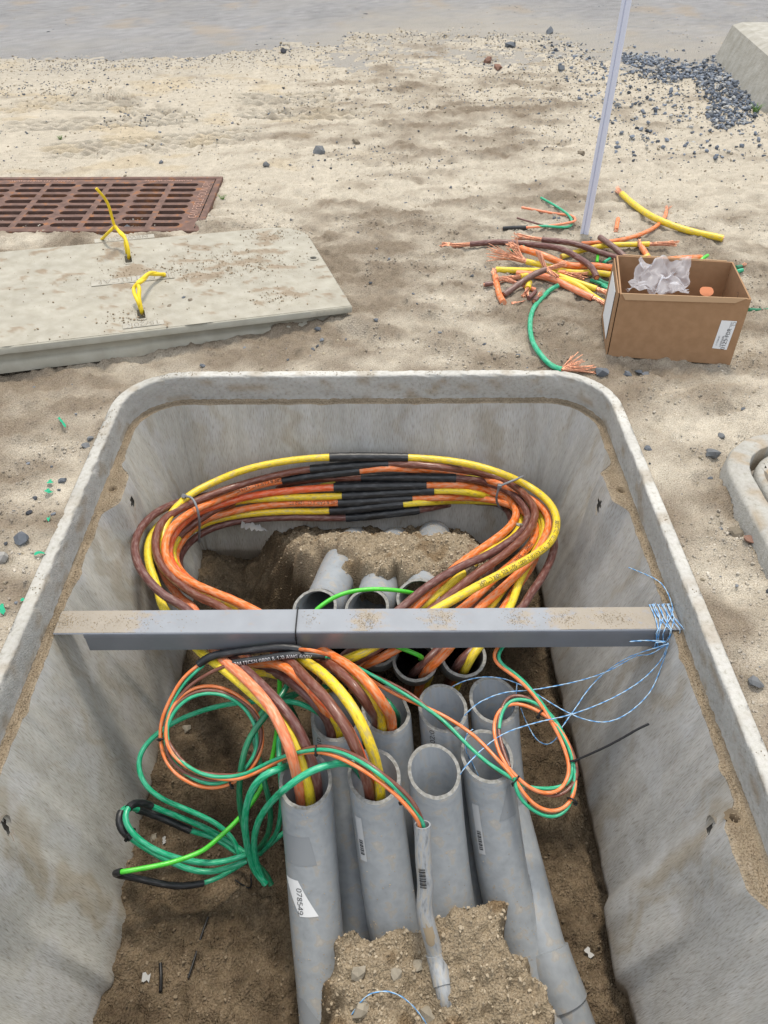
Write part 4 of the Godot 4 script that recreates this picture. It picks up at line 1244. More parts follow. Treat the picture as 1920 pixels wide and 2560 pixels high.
func build_wires() -> void:
	var g := "thin control wires coiled in the vault"
	# left coil
	wire("control_wire", "orange wire of the left coil that runs on into the thin conduit", "orange",
		[v(-.417, -.164, -1.09), v(-.456, -.18, -1.062), v(-.486, -.215, -1.024), v(-.504, -.245, -.989), v(-.506, -.275, -.959), v(-.496, -.295, -.928), v(-.465, -.305, -.892), v(-.419, -.31, -.866), v(-.376, -.31, -.857), v(-.335, -.305, -.864), v(-.299, -.295, -.885), v(-.272, -.275, -.915), v(-.267, -.255, -.955), v(-.282, -.235, -.997), v(-.312, -.22, -1.026), v(-.352, -.21, -1.048), v(-.4, -.2, -1.055), v(-.441, -.2, -1.043), v(-.471, -.215, -1.021), v(-.487, -.235, -.988), v(-.488, -.255, -.946), v(-.465, -.27, -.913), v(-.422, -.28, -.886), v(-.368, -.28, -.865), v(-.312, -.275, -.859), v(-.26, -.25, -.867), v(-.221, -.22, -.872), v(-.182, -.185, -.867), v(-.122, -.145, -.848), v(-.063, -.115, -.807), v(-.017, -.11, -.774), v(.019, -.125, -.753), v(.048, -.145, -.733), v(.068, -.16, -.715), v(.079, -.188, -.711), v(.083, -.228, -.691), v(.086, -.308, -.651)], 0.0042, g)
	wire("control_wire", "green wire of the left coil that runs on into the thin conduit", "green",
		[v(-.41, -.166, -1.088), v(-.452, -.19, -1.058), v(-.475, -.215, -1.03), v(-.492, -.245, -.989), v(-.492, -.275, -.948), v(-.471, -.29, -.912), v(-.43, -.3, -.882), v(-.38, -.3, -.861), v(-.334, -.295, -.868), v(-.298, -.28, -.892), v(-.278, -.26, -.927), v(-.283, -.24, -.967), v(-.311, -.225, -1.007), v(-.351, -.215, -1.033), v(-.4, -.21, -1.041), v(-.445, -.21, -1.026), v(-.475, -.225, -.997), v(-.489, -.25, -.965), v(-.475, -.265, -.931), v(-.437, -.275, -.896), v(-.391, -.275, -.87), v(-.344, -.275, -.864), v(-.298, -.265, -.866), v(-.255, -.24, -.874), v(-.211, -.205, -.873), v(-.135, -.145, -.854), v(-.081, -.115, -.83), v(-.03, -.1, -.793), v(.011, -.105, -.763), v(.048, -.14, -.745), v(.072, -.155, -.721), v(.086, -.186, -.711), v(.087, -.226, -.691), v(.09, -.306, -.651)], 0.0042, g)
	wire("control_wire", "brown wire of the left coil coming from the printed black sleeve", "brown",
		[v(-.329, -.144, -1.08), v(-.387, -.165, -1.068), v(-.446, -.195, -1.045), v(-.48, -.225, -1.008), v(-.487, -.255, -.968), v(-.487, -.28, -.93), v(-.455, -.295, -.897), v(-.405, -.3, -.873), v(-.348, -.295, -.868), v(-.303, -.285, -.89), v(-.275, -.265, -.924), v(-.269, -.245, -.96), v(-.287, -.23, -.999), v(-.322, -.22, -1.025), v(-.371, -.21, -1.045), v(-.418, -.205, -1.044), v(-.464, -.215, -1.023), v(-.487, -.235, -.988), v(-.49, -.255, -.957), v(-.453, -.27, -.911), v(-.413, -.28, -.883), v(-.356, -.28, -.872), v(-.289, -.265, -.868), v(-.25, -.24, -.874), v(-.211, -.21, -.873), v(-.135, -.145, -.861), v(-.081, -.115, -.836), v(-.03, -.1, -.801), v(.011, -.105, -.769), v(.052, -.13, -.746), v(.076, -.155, -.721), v(.084, -.188, -.714), v(.086, -.228, -.694), v(.089, -.308, -.654)], 0.0042, g)
	wire("black_splice", "plain black sleeve hanging under the front edge of the beam", "sleeve", [v(-.421, -.164, -1.088), v(-.399, -.147, -1.095), v(-.36, -.14, -1.1), v(-.272, -.124, -1.1), v(-.219, -.117, -1.1), v(-.181, -.122, -1.096)], 0.0095, "", [], "splice")
	var t := wire("printed_splice", "black splice sleeve with white lettering tied under the beam", "sleeve", [v(-.338, -.146, -1.078), v(-.271, -.134, -1.08), v(-.198, -.119, -1.08), v(-.125, -.122, -1.076)], 0.0078, "", [], "splice")
	var p := bend([v(-.338, -.146, -1.078), v(-.271, -.134, -1.08), v(-.198, -.119, -1.08), v(-.125, -.122, -1.076)], 6)
	print_along(p, 0.0081, 0.004, v(0, 0.35, 1), "3M ITCSN 0800 8-1/0 AWG 600V", 0.0095, M.white_ink, t)
	# right coil
	wire("control_wire", "orange wire running from the beam over the conduits to the right coil", "orange",
		[v(-.182, -.114, -1.09), v(-.145, -.067, -1.05), v(-.104, -.15, -1.094), v(-.069, -.17, -1.085), v(-.023, -.195, -1.063), v(.041, -.215, -1.033), v(.086, -.22, -1.013), v(.136, -.22, -.987), v(.196, -.22, -.942), v(.23, -.22, -.904), v(.262, -.225, -.863), v(.287, -.235, -.84), v(.302, -.25, -.812), v(.334, -.27, -.786), v(.373, -.28, -.781), v(.408, -.28, -.799), v(.427, -.27, -.837), v(.427, -.255, -.878), v(.42, -.24, -.926), v(.401, -.23, -.962), v(.38, -.225, -.98), v(.358, -.22, -.995), v(.318, -.22, -1.014), v(.283, -.22, -1.006), v(.262, -.22, -.978), v(.254, -.222, -.937), v(.26, -.225, -.892), v(.277, -.23, -.855), v(.321, -.25, -.819), v(.357, -.26, -.812), v(.388, -.265, -.819), v(.409, -.26, -.846), v(.416, -.25, -.87), v(.409, -.24, -.915), v(.392, -.23, -.962), v(.356, -.205, -1.023), v(.312, -.19, -1.07), v(.267, -.175, -1.113), v(.36, -.17, -1.228)], 0.0042, g)
	wire("control_wire", "bright green wire running from the beam over the conduits to the right coil", "green",
		[v(-.132, -.131, -1.08), v(-.094, -.14, -1.083), v(-.065, -.155, -1.077), v(-.023, -.175, -1.065), v(.041, -.2, -1.038), v(.105, -.215, -.999), v(.15, -.22, -.961), v(.193, -.22, -.905), v(.235, -.225, -.863), v(.271, -.235, -.844), v(.305, -.25, -.827), v(.341, -.26, -.823), v(.388, -.265, -.828), v(.413, -.265, -.84), v(.424, -.255, -.868), v(.423, -.245, -.908), v(.408, -.235, -.944), v(.39, -.225, -.98), v(.36, -.205, -1.023), v(.322, -.19, -1.07), v(.277, -.175, -1.112), v(.373, -.17, -1.227)], 0.0042, g)
	wire("control_wire", "green wire in the lowest hanging lobe of the right coil", "green",
		[v(.288, -.232, -.835), v(.29, -.25, -.813), v(.311, -.27, -.791), v(.346, -.285, -.775), v(.377, -.29, -.774), v(.408, -.285, -.795), v(.42, -.272, -.829), v(.429, -.26, -.861), v(.426, -.25, -.895), v(.416, -.238, -.935), v(.394, -.224, -.98), v(.364, -.215, -1.007), v(.328, -.214, -1.021), v(.298, -.216, -1.017), v(.276, -.22, -.984), v(.267, -.22, -.946)], 0.004, g)
	wire("control_wire", "brown wire from the printed sleeve over the conduits to the right coil", "brown",
		[v(-.135, -.13, -1.085), v(-.121, -.15, -1.094), v(-.056, -.18, -1.086), v(.009, -.205, -1.069), v(.074, -.22, -1.038), v(.136, -.225, -.975), v(.18, -.228, -.927), v(.222, -.23, -.879), v(.262, -.24, -.85), v(.306, -.255, -.834), v(.346, -.268, -.818), v(.382, -.275, -.811), v(.412, -.272, -.829), v(.432, -.265, -.849), v(.433, -.255, -.878), v(.425, -.245, -.918), v(.402, -.233, -.964), v(.374, -.22, -1.005), v(.331, -.215, -1.03), v(.3, -.217, -1.031), v(.279, -.22, -1), v(.266, -.222, -.958), v(.268, -.225, -.908), v(.28, -.23, -.859)], 0.0042, g)
	# ground wires on the left
	g = "green ground wires on the left side of the vault"
	wire("ground_wire", "green wire making the widest loop close to the left wall", "green",
		[v(-.122, -.27, -.996), v(-.137, -.22, -.99), v(-.175, -.2, -1), v(-.21, -.21, -1.016), v(-.289, -.25, -1.044), v(-.375, -.29, -1.061), v(-.45, -.32, -1.059), v(-.51, -.34, -1.041), v(-.554, -.36, -1.016), v(-.577, -.37, -.983), v(-.579, -.385, -.954), v(-.561, -.4, -.919), v(-.524, -.43, -.898), v(-.459, -.47, -.886), v(-.407, -.5, -.874), v(-.375, -.53, -.862), v(-.354, -.56, -.846), v(-.346, -.58, -.825)], 0.0062, g)
	wire("ground_wire", "bright green looped wire with a worn grey black sleeve resting on the left wall", "green",
		[v(-.316, -.5, -.793), v(-.354, -.49, -.774), v(-.395, -.48, -.765), v(-.448, -.46, -.764), v(-.501, -.43, -.77), v(-.539, -.4, -.782), v(-.559, -.38, -.795), v(-.573, -.365, -.811), v(-.576, -.36, -.831), v(-.569, -.365, -.85), v(-.559, -.38, -.864), v(-.547, -.4, -.869), v(-.524, -.44, -.875), v(-.474, -.49, -.876), v(-.419, -.53, -.867), v(-.375, -.56, -.853), v(-.331, -.575, -.829)], 0.0068, g, [[0.485, 0.61]])
	wire("ground_wire", "lower bright green looped wire with a long black sleeve on its return", "green",
		[v(-.316, -.52, -.787), v(-.358, -.52, -.77), v(-.4, -.52, -.761), v(-.443, -.51, -.763), v(-.483, -.485, -.77), v(-.527, -.45, -.781), v(-.565, -.415, -.794), v(-.584, -.4, -.803), v(-.592, -.385, -.815), v(-.595, -.38, -.833), v(-.591, -.385, -.852), v(-.581, -.4, -.863), v(-.571, -.43, -.869), v(-.543, -.46, -.873), v(-.503, -.49, -.868), v(-.463, -.525, -.863), v(-.429, -.545, -.862), v(-.397, -.56, -.855), v(-.354, -.58, -.834)], 0.0068, g, [[0.415, 0.525], [0.6, 0.83]])
	wire("ground_wire", "lime green wire crossing the loops to a black sleeve against the left wall", "lime",
		[v(-.235, -.2, -1.072), v(-.238, -.24, -1.056), v(-.245, -.31, -1), v(-.263, -.38, -.948), v(-.293, -.42, -.896), v(-.336, -.44, -.845), v(-.386, -.44, -.792), v(-.402, -.43, -.77), v(-.465, -.42, -.741), v(-.528, -.41, -.724), v(-.566, -.405, -.715), v(-.584, -.41, -.717), v(-.587, -.43, -.722), v(-.574, -.45, -.726), v(-.545, -.48, -.731), v(-.509, -.51, -.733), v(-.471, -.535, -.736), v(-.443, -.55, -.744), v(-.417, -.56, -.753)], 0.0056, g, [[0.715, 1.0]])
	wire("ground_wire", "short green wire leaving the right end of the lowest black sleeve", "green", [v(-.421, -.56, -.752), v(-.39, -.565, -.764), v(-.362, -.575, -.786), v(-.332, -.58, -.807)], 0.0056, g)
	wire("ground_wire", "green wire arching from the tied knot into the nearest conduit", "green",
		[v(-.272, -.57, -.754), v(-.298, -.54, -.772), v(-.307, -.47, -.791), v(-.304, -.37, -.803), v(-.29, -.29, -.812), v(-.266, -.225, -.822), v(-.237, -.2, -.834), v(-.211, -.21, -.847), v(-.206, -.27, -.883), v(-.176, -.39, -.853)], 0.0078, g)
	wire("ground_wire", "dusty green wire arching over the nearest conduit into the one beside it", "green",
		[v(-.276, -.575, -.756), v(-.291, -.53, -.779), v(-.292, -.45, -.796), v(-.273, -.36, -.803), v(-.244, -.29, -.806), v(-.209, -.225, -.803), v(-.202, -.19, -.786), v(-.159, -.165, -.808), v(-.117, -.16, -.825), v(-.079, -.175, -.84), v(-.061, -.21, -.855), v(-.051, -.27, -.875), v(-.031, -.39, -.845)], 0.0075, g)
	wire("ground_wire", "thick dark green loop standing upright left of the nearest conduit", "deep_green",
		[v(-.263, -.6, -.763), v(-.278, -.58, -.786), v(-.306, -.55, -.8), v(-.32, -.42, -.836), v(-.319, -.34, -.855), v(-.312, -.28, -.877), v(-.301, -.24, -.915), v(-.284, -.22, -.944), v(-.253, -.2, -.979), v(-.223, -.19, -1.022), v(-.211, -.19, -1.056), v(-.204, -.18, -1.095)], 0.007, g)
	wire("ground_wire", "dark green wire curving behind the lime one to the tied knot", "deep_green",
		[v(-.297, -.55, -.827), v(-.268, -.49, -.832), v(-.255, -.42, -.841), v(-.254, -.36, -.856), v(-.262, -.32, -.874), v(-.283, -.28, -.938), v(-.293, -.27, -.975), v(-.278, -.26, -1.024), v(-.241, -.25, -1.051), v(-.185, -.27, -1.082), v(-.161, -.33, -1.117)], 0.0065, g)
	wire("ground_wire", "green wire pressed against the side of the nearest conduit", "green",
		[v(-.289, -.56, -.825), v(-.251, -.5, -.837), v(-.234, -.43, -.846), v(-.228, -.38, -.866), v(-.228, -.34, -.891), v(-.236, -.32, -.94), v(-.241, -.32, -1.006), v(-.237, -.33, -1.07)], 0.006, g)
	wire("ground_wire", "green wire that slips behind the nearest conduit low down", "green", [v(-.296, -.57, -.823), v(-.266, -.55, -.842), v(-.231, -.54, -.868), v(-.21, -.56, -.896)], 0.006, g)
	wire("ground_wire", "dusty green wire dropping from under the beam between the bundles", "deep_green", [v(-.091, -.2, -1.049), v(-.131, -.21, -1.056), v(-.182, -.24, -1.064), v(-.22, -.28, -1.066), v(-.212, -.36, -1.077), v(-.204, -.45, -1.092)], 0.006, g)
	wire("ground_wire", "dark green wire inside the notched conduit of the second row", "deep_green", [v(.006, -.24, -1.043), v(.02, -.22, -1.018), v(.035, -.24, -1.005), v(.044, -.32, -1.03), v(.054, -.44, -.98)], 0.0068, g)
	wire("ground_wire", "lime green wire arched over the open back row conduits behind the beam", "lime", [v(.102, -.28, -1.185), v(.081, -.2, -1.144), v(-.17, -.2, -1.261), v(-.155, -.19, -1.276), v(-.129, -.185, -1.301), v(-.087, -.18, -1.321), v(-.023, -.18, -1.333), v(.052, -.19, -1.336), v(.105, -.24, -1.365), v(.127, -.33, -1.428), v(.147, -.41, -1.458)], 0.0056, g)
	# ties
	var grey := "grey cable ties round the big loop"
	strap("grey cable tie holding the cables together at the left bend", [v(-.598, -.25, -1.783), v(-.571, -.245, -1.77), v(-.553, -.26, -1.741), v(-.551, -.295, -1.733), v(-.562, -.355, -1.75), v(-.576, -.415, -1.768), v(-.588, -.46, -1.796), v(-.618, -.45, -1.863), v(-.63, -.385, -1.875), v(-.623, -.31, -1.838)], 0.0038, "tie_grey", 0, grey)
	strap("grey cable tie holding the cables together at the right bend", [v(.384, -.28, -1.858), v(.379, -.325, -1.861), v(.389, -.375, -1.88), v(.41, -.41, -1.892), v(.443, -.46, -1.971), v(.451, -.41, -1.978), v(.47, -.33, -1.955), v(.46, -.27, -1.891), v(.419, -.262, -1.859)], 0.0038, "tie_grey", 0, grey)
	var bk := "black cable ties on the thin wires"
	for q in [[[v(-.496, -.262, -.953)][0], v(0.1, -0.3, 0.5), 0.0125, "black cable tie on the left side of the left coil"], [[v(-.281, -.243, -.983)][0], v(0.2, -0.4, 0.8), 0.0115, "black cable tie high on the right side of the left coil"],
		[[v(-.334, -.296, -.865)][0], v(1, 0.2, -0.2), 0.013, "black cable tie at the bottom of the left coil"], [[v(-.134, -.146, -.855)][0], v(1, 0.1, 0.1), 0.0105, "black cable tie at the top of the arch to the thin conduit"],
		[[v(.048, -.147, -.743)][0], v(0.6, -0.4, 0.6), 0.0115, "black cable tie just above the mouth of the thin conduit"], [[v(.293, -.24, -.834)][0], v(0.6, -0.1, 0.5), 0.0125, "black cable tie where the wires join the right coil"],
		[[v(.413, -.277, -.805)][0], v(0.3, 0.1, -0.5), 0.0125, "black cable tie at the lowest right of the right coil"], [[v(.367, -.222, -.987)][0], v(0.5, 0, 0.5), 0.011, "black cable tie at the top of the right coil"],
		[[v(-.308, -.535, -.793)][0], v(0.3, -0.5, 0.7), 0.021, "black cable tie round the knot of green ground wires"], [[v(-.563, -.395, -.794)][0], v(0.6, -0.2, 0.4), 0.016, "black cable tie on the green loops at the left wall"]]:
		strap(q[3], around(q[0], q[1], q[2]), 0.0021, "tie_black", 1, bk)
	strap("black cable tie with a long tail pointing at the right wall", around([v(.424, -.252, -.881)][0], v(0.1, -0.1, 1), 0.012), 0.0022, "tie_black", 1, bk, [v(.422, -.24, -.876), v(.452, -.215, -.877), v(.491, -.18, -.879), v(.526, -.15, -.885), v(.547, -.13, -.889), v(.567, -.12, -.893)])
	strap("black cable tie round the middle of the beam holding the splices", [v(-0.192, -0.079, -1.187), v(-0.192, -0.079, -1.150), v(-0.192, -0.079, -1.111), v(-0.192, -0.1, -1.109), v(-0.192, -0.15, -1.107), v(-0.192, -0.172, -1.085), v(-0.192, -0.185, -1.09), v(-0.192, -0.165, -1.12), v(-0.192, -0.15, -1.187)], 0.0017, "tie_black", 3, bk)
	wire("cut_tie", "straight black cable tie end lying on the soil left of the nearest conduit", "tie_black", soil_path([v(-.41, -.62, -.704), v(-.418, -.62, -.669), v(-.428, -.62, -.615), v(-.434, -.62, -.575)], 0.006), 0.0025, "", [], "cable tie")
	wire("cut_tie", "short black strip lying on the soil near the left wall", "tie_black", soil_path([v(-.502, -.62, -.606), v(-.495, -.62, -.578), v(-.488, -.62, -.546)], 0.006), 0.004, "", [], "cable tie")
	wire("cut_tie", "thin black tie loop on the soil below the green knot", "tie_black", soil_path([v(-.324, -.6, -.809), v(-.317, -.6, -.779), v(-.321, -.62, -.768), v(-.343, -.62, -.782), v(-.36, -.62, -.794)], 0.008), 0.002, "", [], "cable tie")

func soil_path(p: Array, up: float) -> Array:
	var o: Array = []
	for q in p:
		o.append(v(q.x, floor_h(q.x, q.z) + up, q.z))
	return o

func twist(b: Buf, w: Buf, pts: Array, r: float, times := 4) -> void:   # a two ply blue and white string
	var p := soften(smooth(pts, 0.005), times)
	var q1 := PackedVector3Array()
	var q2 := PackedVector3Array()
	var s := 0.0
	for j in p.size():
		if j > 0:
			s += p[j].distance_to(p[j - 1])
		var t := tangent(p, j)
		var e := t.cross(Vector3.UP if absf(t.y) < 0.95 else Vector3.RIGHT).normalized()
		var f := t.cross(e)
		var a := s * 190.0
		var d := (e * cos(a) + f * sin(a)) * r * 0.55
		q1.append(p[j] + d)
		q2.append(p[j] - d)
	tube(b, q1, r * 0.72, 5)
	tube(w, q2, r * 0.72, 5)

func build_string() -> void:
	var t := thing("pull_string", "blue and white string wound round the beam's right end and trailing into conduits", "string", v(0.66, -0.08, -1.15))
	var r := 0.00125
	var wraps: Array = []
	for k in 9:
		var x := 0.636 + 0.0056 * k + 0.004 * sin(k * 2.9)
		var y: float = -0.079 + 0.0012 * (k % 3)
		var sk := 0.02 * sin(k * 1.7)
		wraps.append([v(x, y, -1.187), v(x + 0.003, y + 0.001, -1.15), v(x + sk, y, -1.112), v(x + sk * 1.2, y - 0.01, -1.109), v(x + sk * 0.8 + 0.004, -0.125, -1.108), v(x + sk * 0.5 + 0.006, -0.148, -1.113), v(x + 0.006, -0.151, -1.15), v(x + 0.005, -0.148, -1.187), v(x + 0.002, -0.11, -1.189), v(x + 0.0045, y, -1.187)])
	var runs := [
		[v(.659, -.1, -1.09), v(.626, -.14, -1.089), v(.602, -.165, -1.103), v(.538, -.19, -1.08), v(.464, -.205, -1.062), v(.365, -.212, -1.045), v(.292, -.215, -1.039), v(.242, -.222, -1.024), v(.213, -.232, -1.009), v(.191, -.26, -.998), v(.181, -.32, -.998)],
		[v(.656, -.1, -1.087), v(.587, -.165, -1.101), v(.53, -.2, -1.081), v(.49, -.225, -1.052), v(.455, -.24, -1.012), v(.411, -.24, -.957), v(.405, -.27, -.952), v(.386, -.29, -.948), v(.367, -.31, -.974), v(.354, -.33, -1.034), v(.351, -.35, -1.085)],
		[v(.657, -.1, -1.089), v(.65, -.15, -1.079), v(.602, -.185, -1.046), v(.525, -.205, -1.01), v(.435, -.215, -.979), v(.352, -.218, -.96), v(.279, -.22, -.935), v(.229, -.222, -.901), v(.189, -.225, -.863), v(.173, -.245, -.85), v(.169, -.29, -.855), v(.169, -.35, -.835)],
		[v(.658, -.1, -1.087), v(.654, -.16, -1.074), v(.624, -.2, -1.028), v(.572, -.225, -.99), v(.522, -.235, -.972), v(.476, -.235, -.976), v(.431, -.23, -.994), v(.379, -.225, -1.03), v(.344, -.222, -1.057), v(.297, -.22, -1.08), v(.249, -.225, -1.09), v(.201, -.24, -1.089), v(.163, -.27, -1.087)],
		[v(.324, -.222, -1.069), v(.32, -.235, -1.044), v(.318, -.3, -1.041), v(.318, -.35, -1.021)],
		[v(.21, -.235, -.955), v(.193, -.235, -.94), v(.19, -.24, -.907), v(.204, -.29, -.913), v(.224, -.33, -.893)],
		[v(.63, -.1, -1.091), v(.655, -.1, -1.094), v(.64, -.102, -1.097), v(.609, -.103, -1.1), v(.573, -.104, -1.098)],
		[v(.649, -.15, -1.375), v(.657, -.11, -1.32), v(.668, -.082, -1.276), v(.68, -.072, -1.246), v(.688, -.075, -1.213), v(.687, -.078, -1.173), v(.68, -.076, -1.156), v(.664, -.075, -1.131)]]
	var blue := Buf.new()
	var white := Buf.new()
	for q in wraps:
		twist(blue, white, q, r, 2)
	part("blue_ply", blue, M.string_blue, t).set_meta("label", "blue ply of the turns round the beam")
	part("white_ply", white, M.string_white, t).set_meta("label", "white ply of the turns round the beam")
	for q in runs:
		blue = Buf.new()
		white = Buf.new()
		twist(blue, white, q, r)
		part("blue_ply", blue, M.string_blue, t)
		part("white_ply", white, M.string_white, t)
	t = thing("string_end", "blue and white string arched over the dry soil heap at the bottom edge", "string", [v(-.071, -.47, -.444)][0])
	blue = Buf.new()
	white = Buf.new()
	twist(blue, white, [v(-.085, -.49, -.423), v(-.07, -.46, -.442), v(-.049, -.43, -.462), v(-.026, -.41, -.477), v(.006, -.4, -.48), v(.035, -.41, -.475), v(.06, -.43, -.463), v(.084, -.455, -.443), v(.097, -.48, -.426)], r)
	part("blue_ply", blue, M.string_blue, t)
	part("white_ply", white, M.string_white, t)

# ---------------------------------------------------------------- things on the ground

func up_on(p: Array, extra := 0.0) -> Array[Vector3]:   # heights above the sand become heights in the scene
	var o: Array[Vector3] = []
	for q in p:
		o.append(v(q.x, q.y + gh(q.x, q.z) + extra, q.z))
	return o

func strands(p: Vector3, d: Vector3, r: float, long: float, spread: float, n: int, seed_: int) -> Buf:   # bared copper at a cable's end
	var b := Buf.new()
	var e := d.cross(Vector3.UP if absf(d.y) < 0.9 else Vector3.RIGHT).normalized()
	var f := d.cross(e)
	var w := RandomNumberGenerator.new()
	w.seed = 100 + seed_
	for k in n:
		var a := TAU * k / n + w.randf() * 0.6
		var rr := r * (0.72 if k % 3 else 0.3)
		var l := long * w.randf_range(0.75, 1.05)
		var out := (e * cos(a + 1.6) + f * sin(a + 1.6)) * spread * w.randf_range(0.06, 0.45) + Vector3(0, spread * 0.15 * w.randf(), 0)
		var q: Array = []
		for j in 6:
			var u := j / 5.0
			var tw := a + u * 1.6
			var s := p + d * (l * u - 0.006) + (e * cos(tw) + f * sin(tw)) * rr + out * u * u * l
			s.y = maxf(s.y, gh(s.x, s.z) + 0.002)
			q.append(s)
		tube(b, smooth(q, 0.02), 0.0014, 5)
	return b

var fray_seed := 0

func cut_cable(label: String, m: String, pts: Array, r: float, frays: Array = [], called := "cut_cable") -> void:   # frays: [end, length, spread]
	var q := up_on(pts, 0.005 if r < 0.007 else 0.001)
	var t := thing(called, label, "cut cable", q[0], "cut cable ends thrown on the sand")
	var p := bend(q, 5)
	var b := Buf.new()
	tube(b, p, r, 12, 0.0005)
	part("insulation", b, M[m], t)
	var bare := {}
	for f in frays:
		var e := 0 if f[0] == 0 else p.size() - 1
		var d := tangent(p, e) * (-1.0 if e == 0 else 1.0)
		if f.size() > 3:
			d = (up_on([f[3]])[0] - p[e]).normalized()
		bare[f[0]] = true
		fray_seed += 1
		part("copper_strands", strands(p[e], d, r * 0.85, f[1], f[2], 22 if r > 0.009 else 10, fray_seed), M.copper, t)
	for e in [0, 1]:
		if not bare.has(e) and r > 0.008:
			var k := 0 if e == 0 else p.size() - 1
			var d := tangent(p, k) * (-1.0 if e == 0 else 1.0)
			b = Buf.new()
			tube(b, PackedVector3Array([p[k] - d * 0.004, p[k] + d * 0.0022]), r * 0.66, 10)
			part("copper_core", b, M.copper, t)

func build_pile() -> void:
	var r := 0.0115
	cut_cable("long brown cut cable at the pile's back left, its right end bent down", "plum", [v(.38, .018, -3.059), v(.492, .02, -3.038), v(.625, .03, -2.997), v(.72, .05, -2.914), v(.773, .055, -2.824), v(.803, .05, -2.742), v(.81, .04, -2.675)], r, [[0, 0.13, 0.1]])
	cut_cable("brown cut cable under the short brown piece, bare copper at its left", "plum", [v(.665, .035, -3.028), v(.781, .04, -2.974), v(.875, .035, -2.921), v(.981, .02, -2.883)], r, [[0, 0.13, 0.15]])
	cut_cable("thick orange cut cable lying across the top of the pile and behind the cardboard box", "orange", [v(.561, .06, -2.917), v(.637, .055, -2.847), v(.732, .045, -2.804), v(.827, .03, -2.8), v(.943, .014, -2.82)], 0.0125, [[0, 0.07, 0.3]])
	cut_cable("yellow cut cable with print on its right part and splayed copper at its left", "yellow", [v(.577, .02, -2.855), v(.677, .025, -2.827), v(.746, .025, -2.78), v(.82, .02, -2.762), v(.919, .014, -2.781)], r, [[0, 0.16, 0.45], [0, 0.1, 1.3, [v(.486, .05, -2.947)][0]]])
	cut_cable("pale yellow cut cable with its clean end at the far left of the pile", "dull_yellow", [v(.46, .016, -2.833), v(.561, .022, -2.802), v(.633, .03, -2.761), v(.678, .032, -2.715), v(.749, .025, -2.675), v(.806, .016, -2.64)], r, [[1, 0.08, 0.25]])
	cut_cable("muddy yellow cut cable pointing at the bottom left corner of the box", "dull_yellow", [v(.667, .02, -2.721), v(.732, .016, -2.652), v(.784, .012, -2.599), v(.829, .01, -2.567)], r, [])
	cut_cable("long salmon cut cable below the yellow ones, its muddy copper end near the box", "salmon", [v(.534, .014, -2.786), v(.603, .016, -2.75), v(.655, .018, -2.707), v(.727, .014, -2.624), v(.78, .01, -2.577)], 0.0122, [[1, 0.12, 0.12]])
	cut_cable("grey brown cut cable lying aslant with thick copper tufts at its upper end", "muddy_brown", [v(.463, .012, -2.612), v(.504, .02, -2.642), v(.54, .03, -2.667), v(.58, .042, -2.684), v(.624, .055, -2.704)], r, [[1, 0.1, 0.1, [v(.709, .07, -2.746)][0]], [1, 0.085, 0.1, [v(.601, .1, -2.747)][0]], [1, 0.07, 0.1, [v(.66, .05, -2.658)][0]]])
	cut_cable("short orange cut cable standing apart at the left of the pile, copper at the top", "orange", [v(.446, .012, -2.752), v(.446, .011, -2.625), v(.447, .01, -2.517)], r, [[0, 0.05, 0.3]])
	cut_cable("stub of yellow cut cable with a long twisted copper tail to the left", "yellow", [v(.542, .013, -2.749), v(.576, .013, -2.762)], r, [[0, 0.11, 0.15]])
	cut_cable("stub of orange cut cable under the grey brown one, its copper pointing right", "orange", [v(.691, .02, -2.777), v(.714, .02, -2.765)], r, [[1, 0.09, 0.3]])
	cut_cable("yellow collar of cable on a bundle of bare copper", "yellow", [v(.562, .013, -2.672), v(.551, .013, -2.635)], r, [[1, 0.07, 0.3]])
	cut_cable("small brown stub near the curved green wire, clean cut at both ends", "plum", [v(.541, .008, -2.548), v(.576, .008, -2.607)], 0.008)
	cut_cable("small brown stub with copper touching the curved green wire", "plum", [v(.56, .008, -2.536), v(.575, .008, -2.563)], 0.009, [[1, 0.06, 0.15]])
	cut_cable("dusty brown stub at the far left foot of the orange piece", "plum", [v(.396, .01, -2.675), v(.428, .01, -2.68)], 0.009)
	cut_cable("orange brown stub with copper on its left behind the grey brown cable", "salmon", [v(.542, .01, -2.666), v(.584, .01, -2.652)], 0.008, [[0, 0.09, 0.1]])
	cut_cable("long yellow cut cable at the back of the pile with its copper on the right", "yellow", [v(.729, .014, -2.929), v(.826, .014, -2.974), v(.93, .014, -3.006), v(1.093, .012, -3.002)], 0.0105, [[1, 0.12, 0.1]])
	cut_cable("long thin orange cut cable curving round behind the white post to the right", "orange", [v(.83, .014, -3.037), v(.951, .012, -3.057), v(1.065, .01, -3.113), v(1.172, .01, -3.201), v(1.249, .01, -3.322), v(1.297, .012, -3.445)], 0.0085, [[1, 0.07, 0.5]])
	cut_cable("thick yellow cut cable lying furthest right behind the box", "yellow", [v(1.125, .02, -3.585), v(1.15, .016, -3.459), v(1.191, .022, -3.28), v(1.292, .012, -3.173), v(1.428, .01, -3.094)], 0.0135, [[0, 0.06, 0.35]])
	cut_cable("short dark brown cut cable leaning on the pile below the white post", "muddy_brown", [v(.899, .04, -3.036), v(.935, .035, -2.94), v(.988, .02, -2.865)], r)
	cut_cable("thick orange cut cable behind the box, its end to the right", "orange", [v(1.072, .016, -2.865), v(1.164, .016, -2.883), v(1.285, .014, -2.924)], 0.0135)
	cut_cable("orange bent stub behind the box beside a yellow stub", "orange", [v(1.058, .016, -2.979), v(1.068, .018, -2.936), v(1.062, .014, -2.874)], 0.012, [[0, 0.04, 0.4]])
	cut_cable("yellow stub just behind the back left edge of the box", "yellow", [v(1.007, .014, -2.871), v(1.071, .014, -2.918)], r)
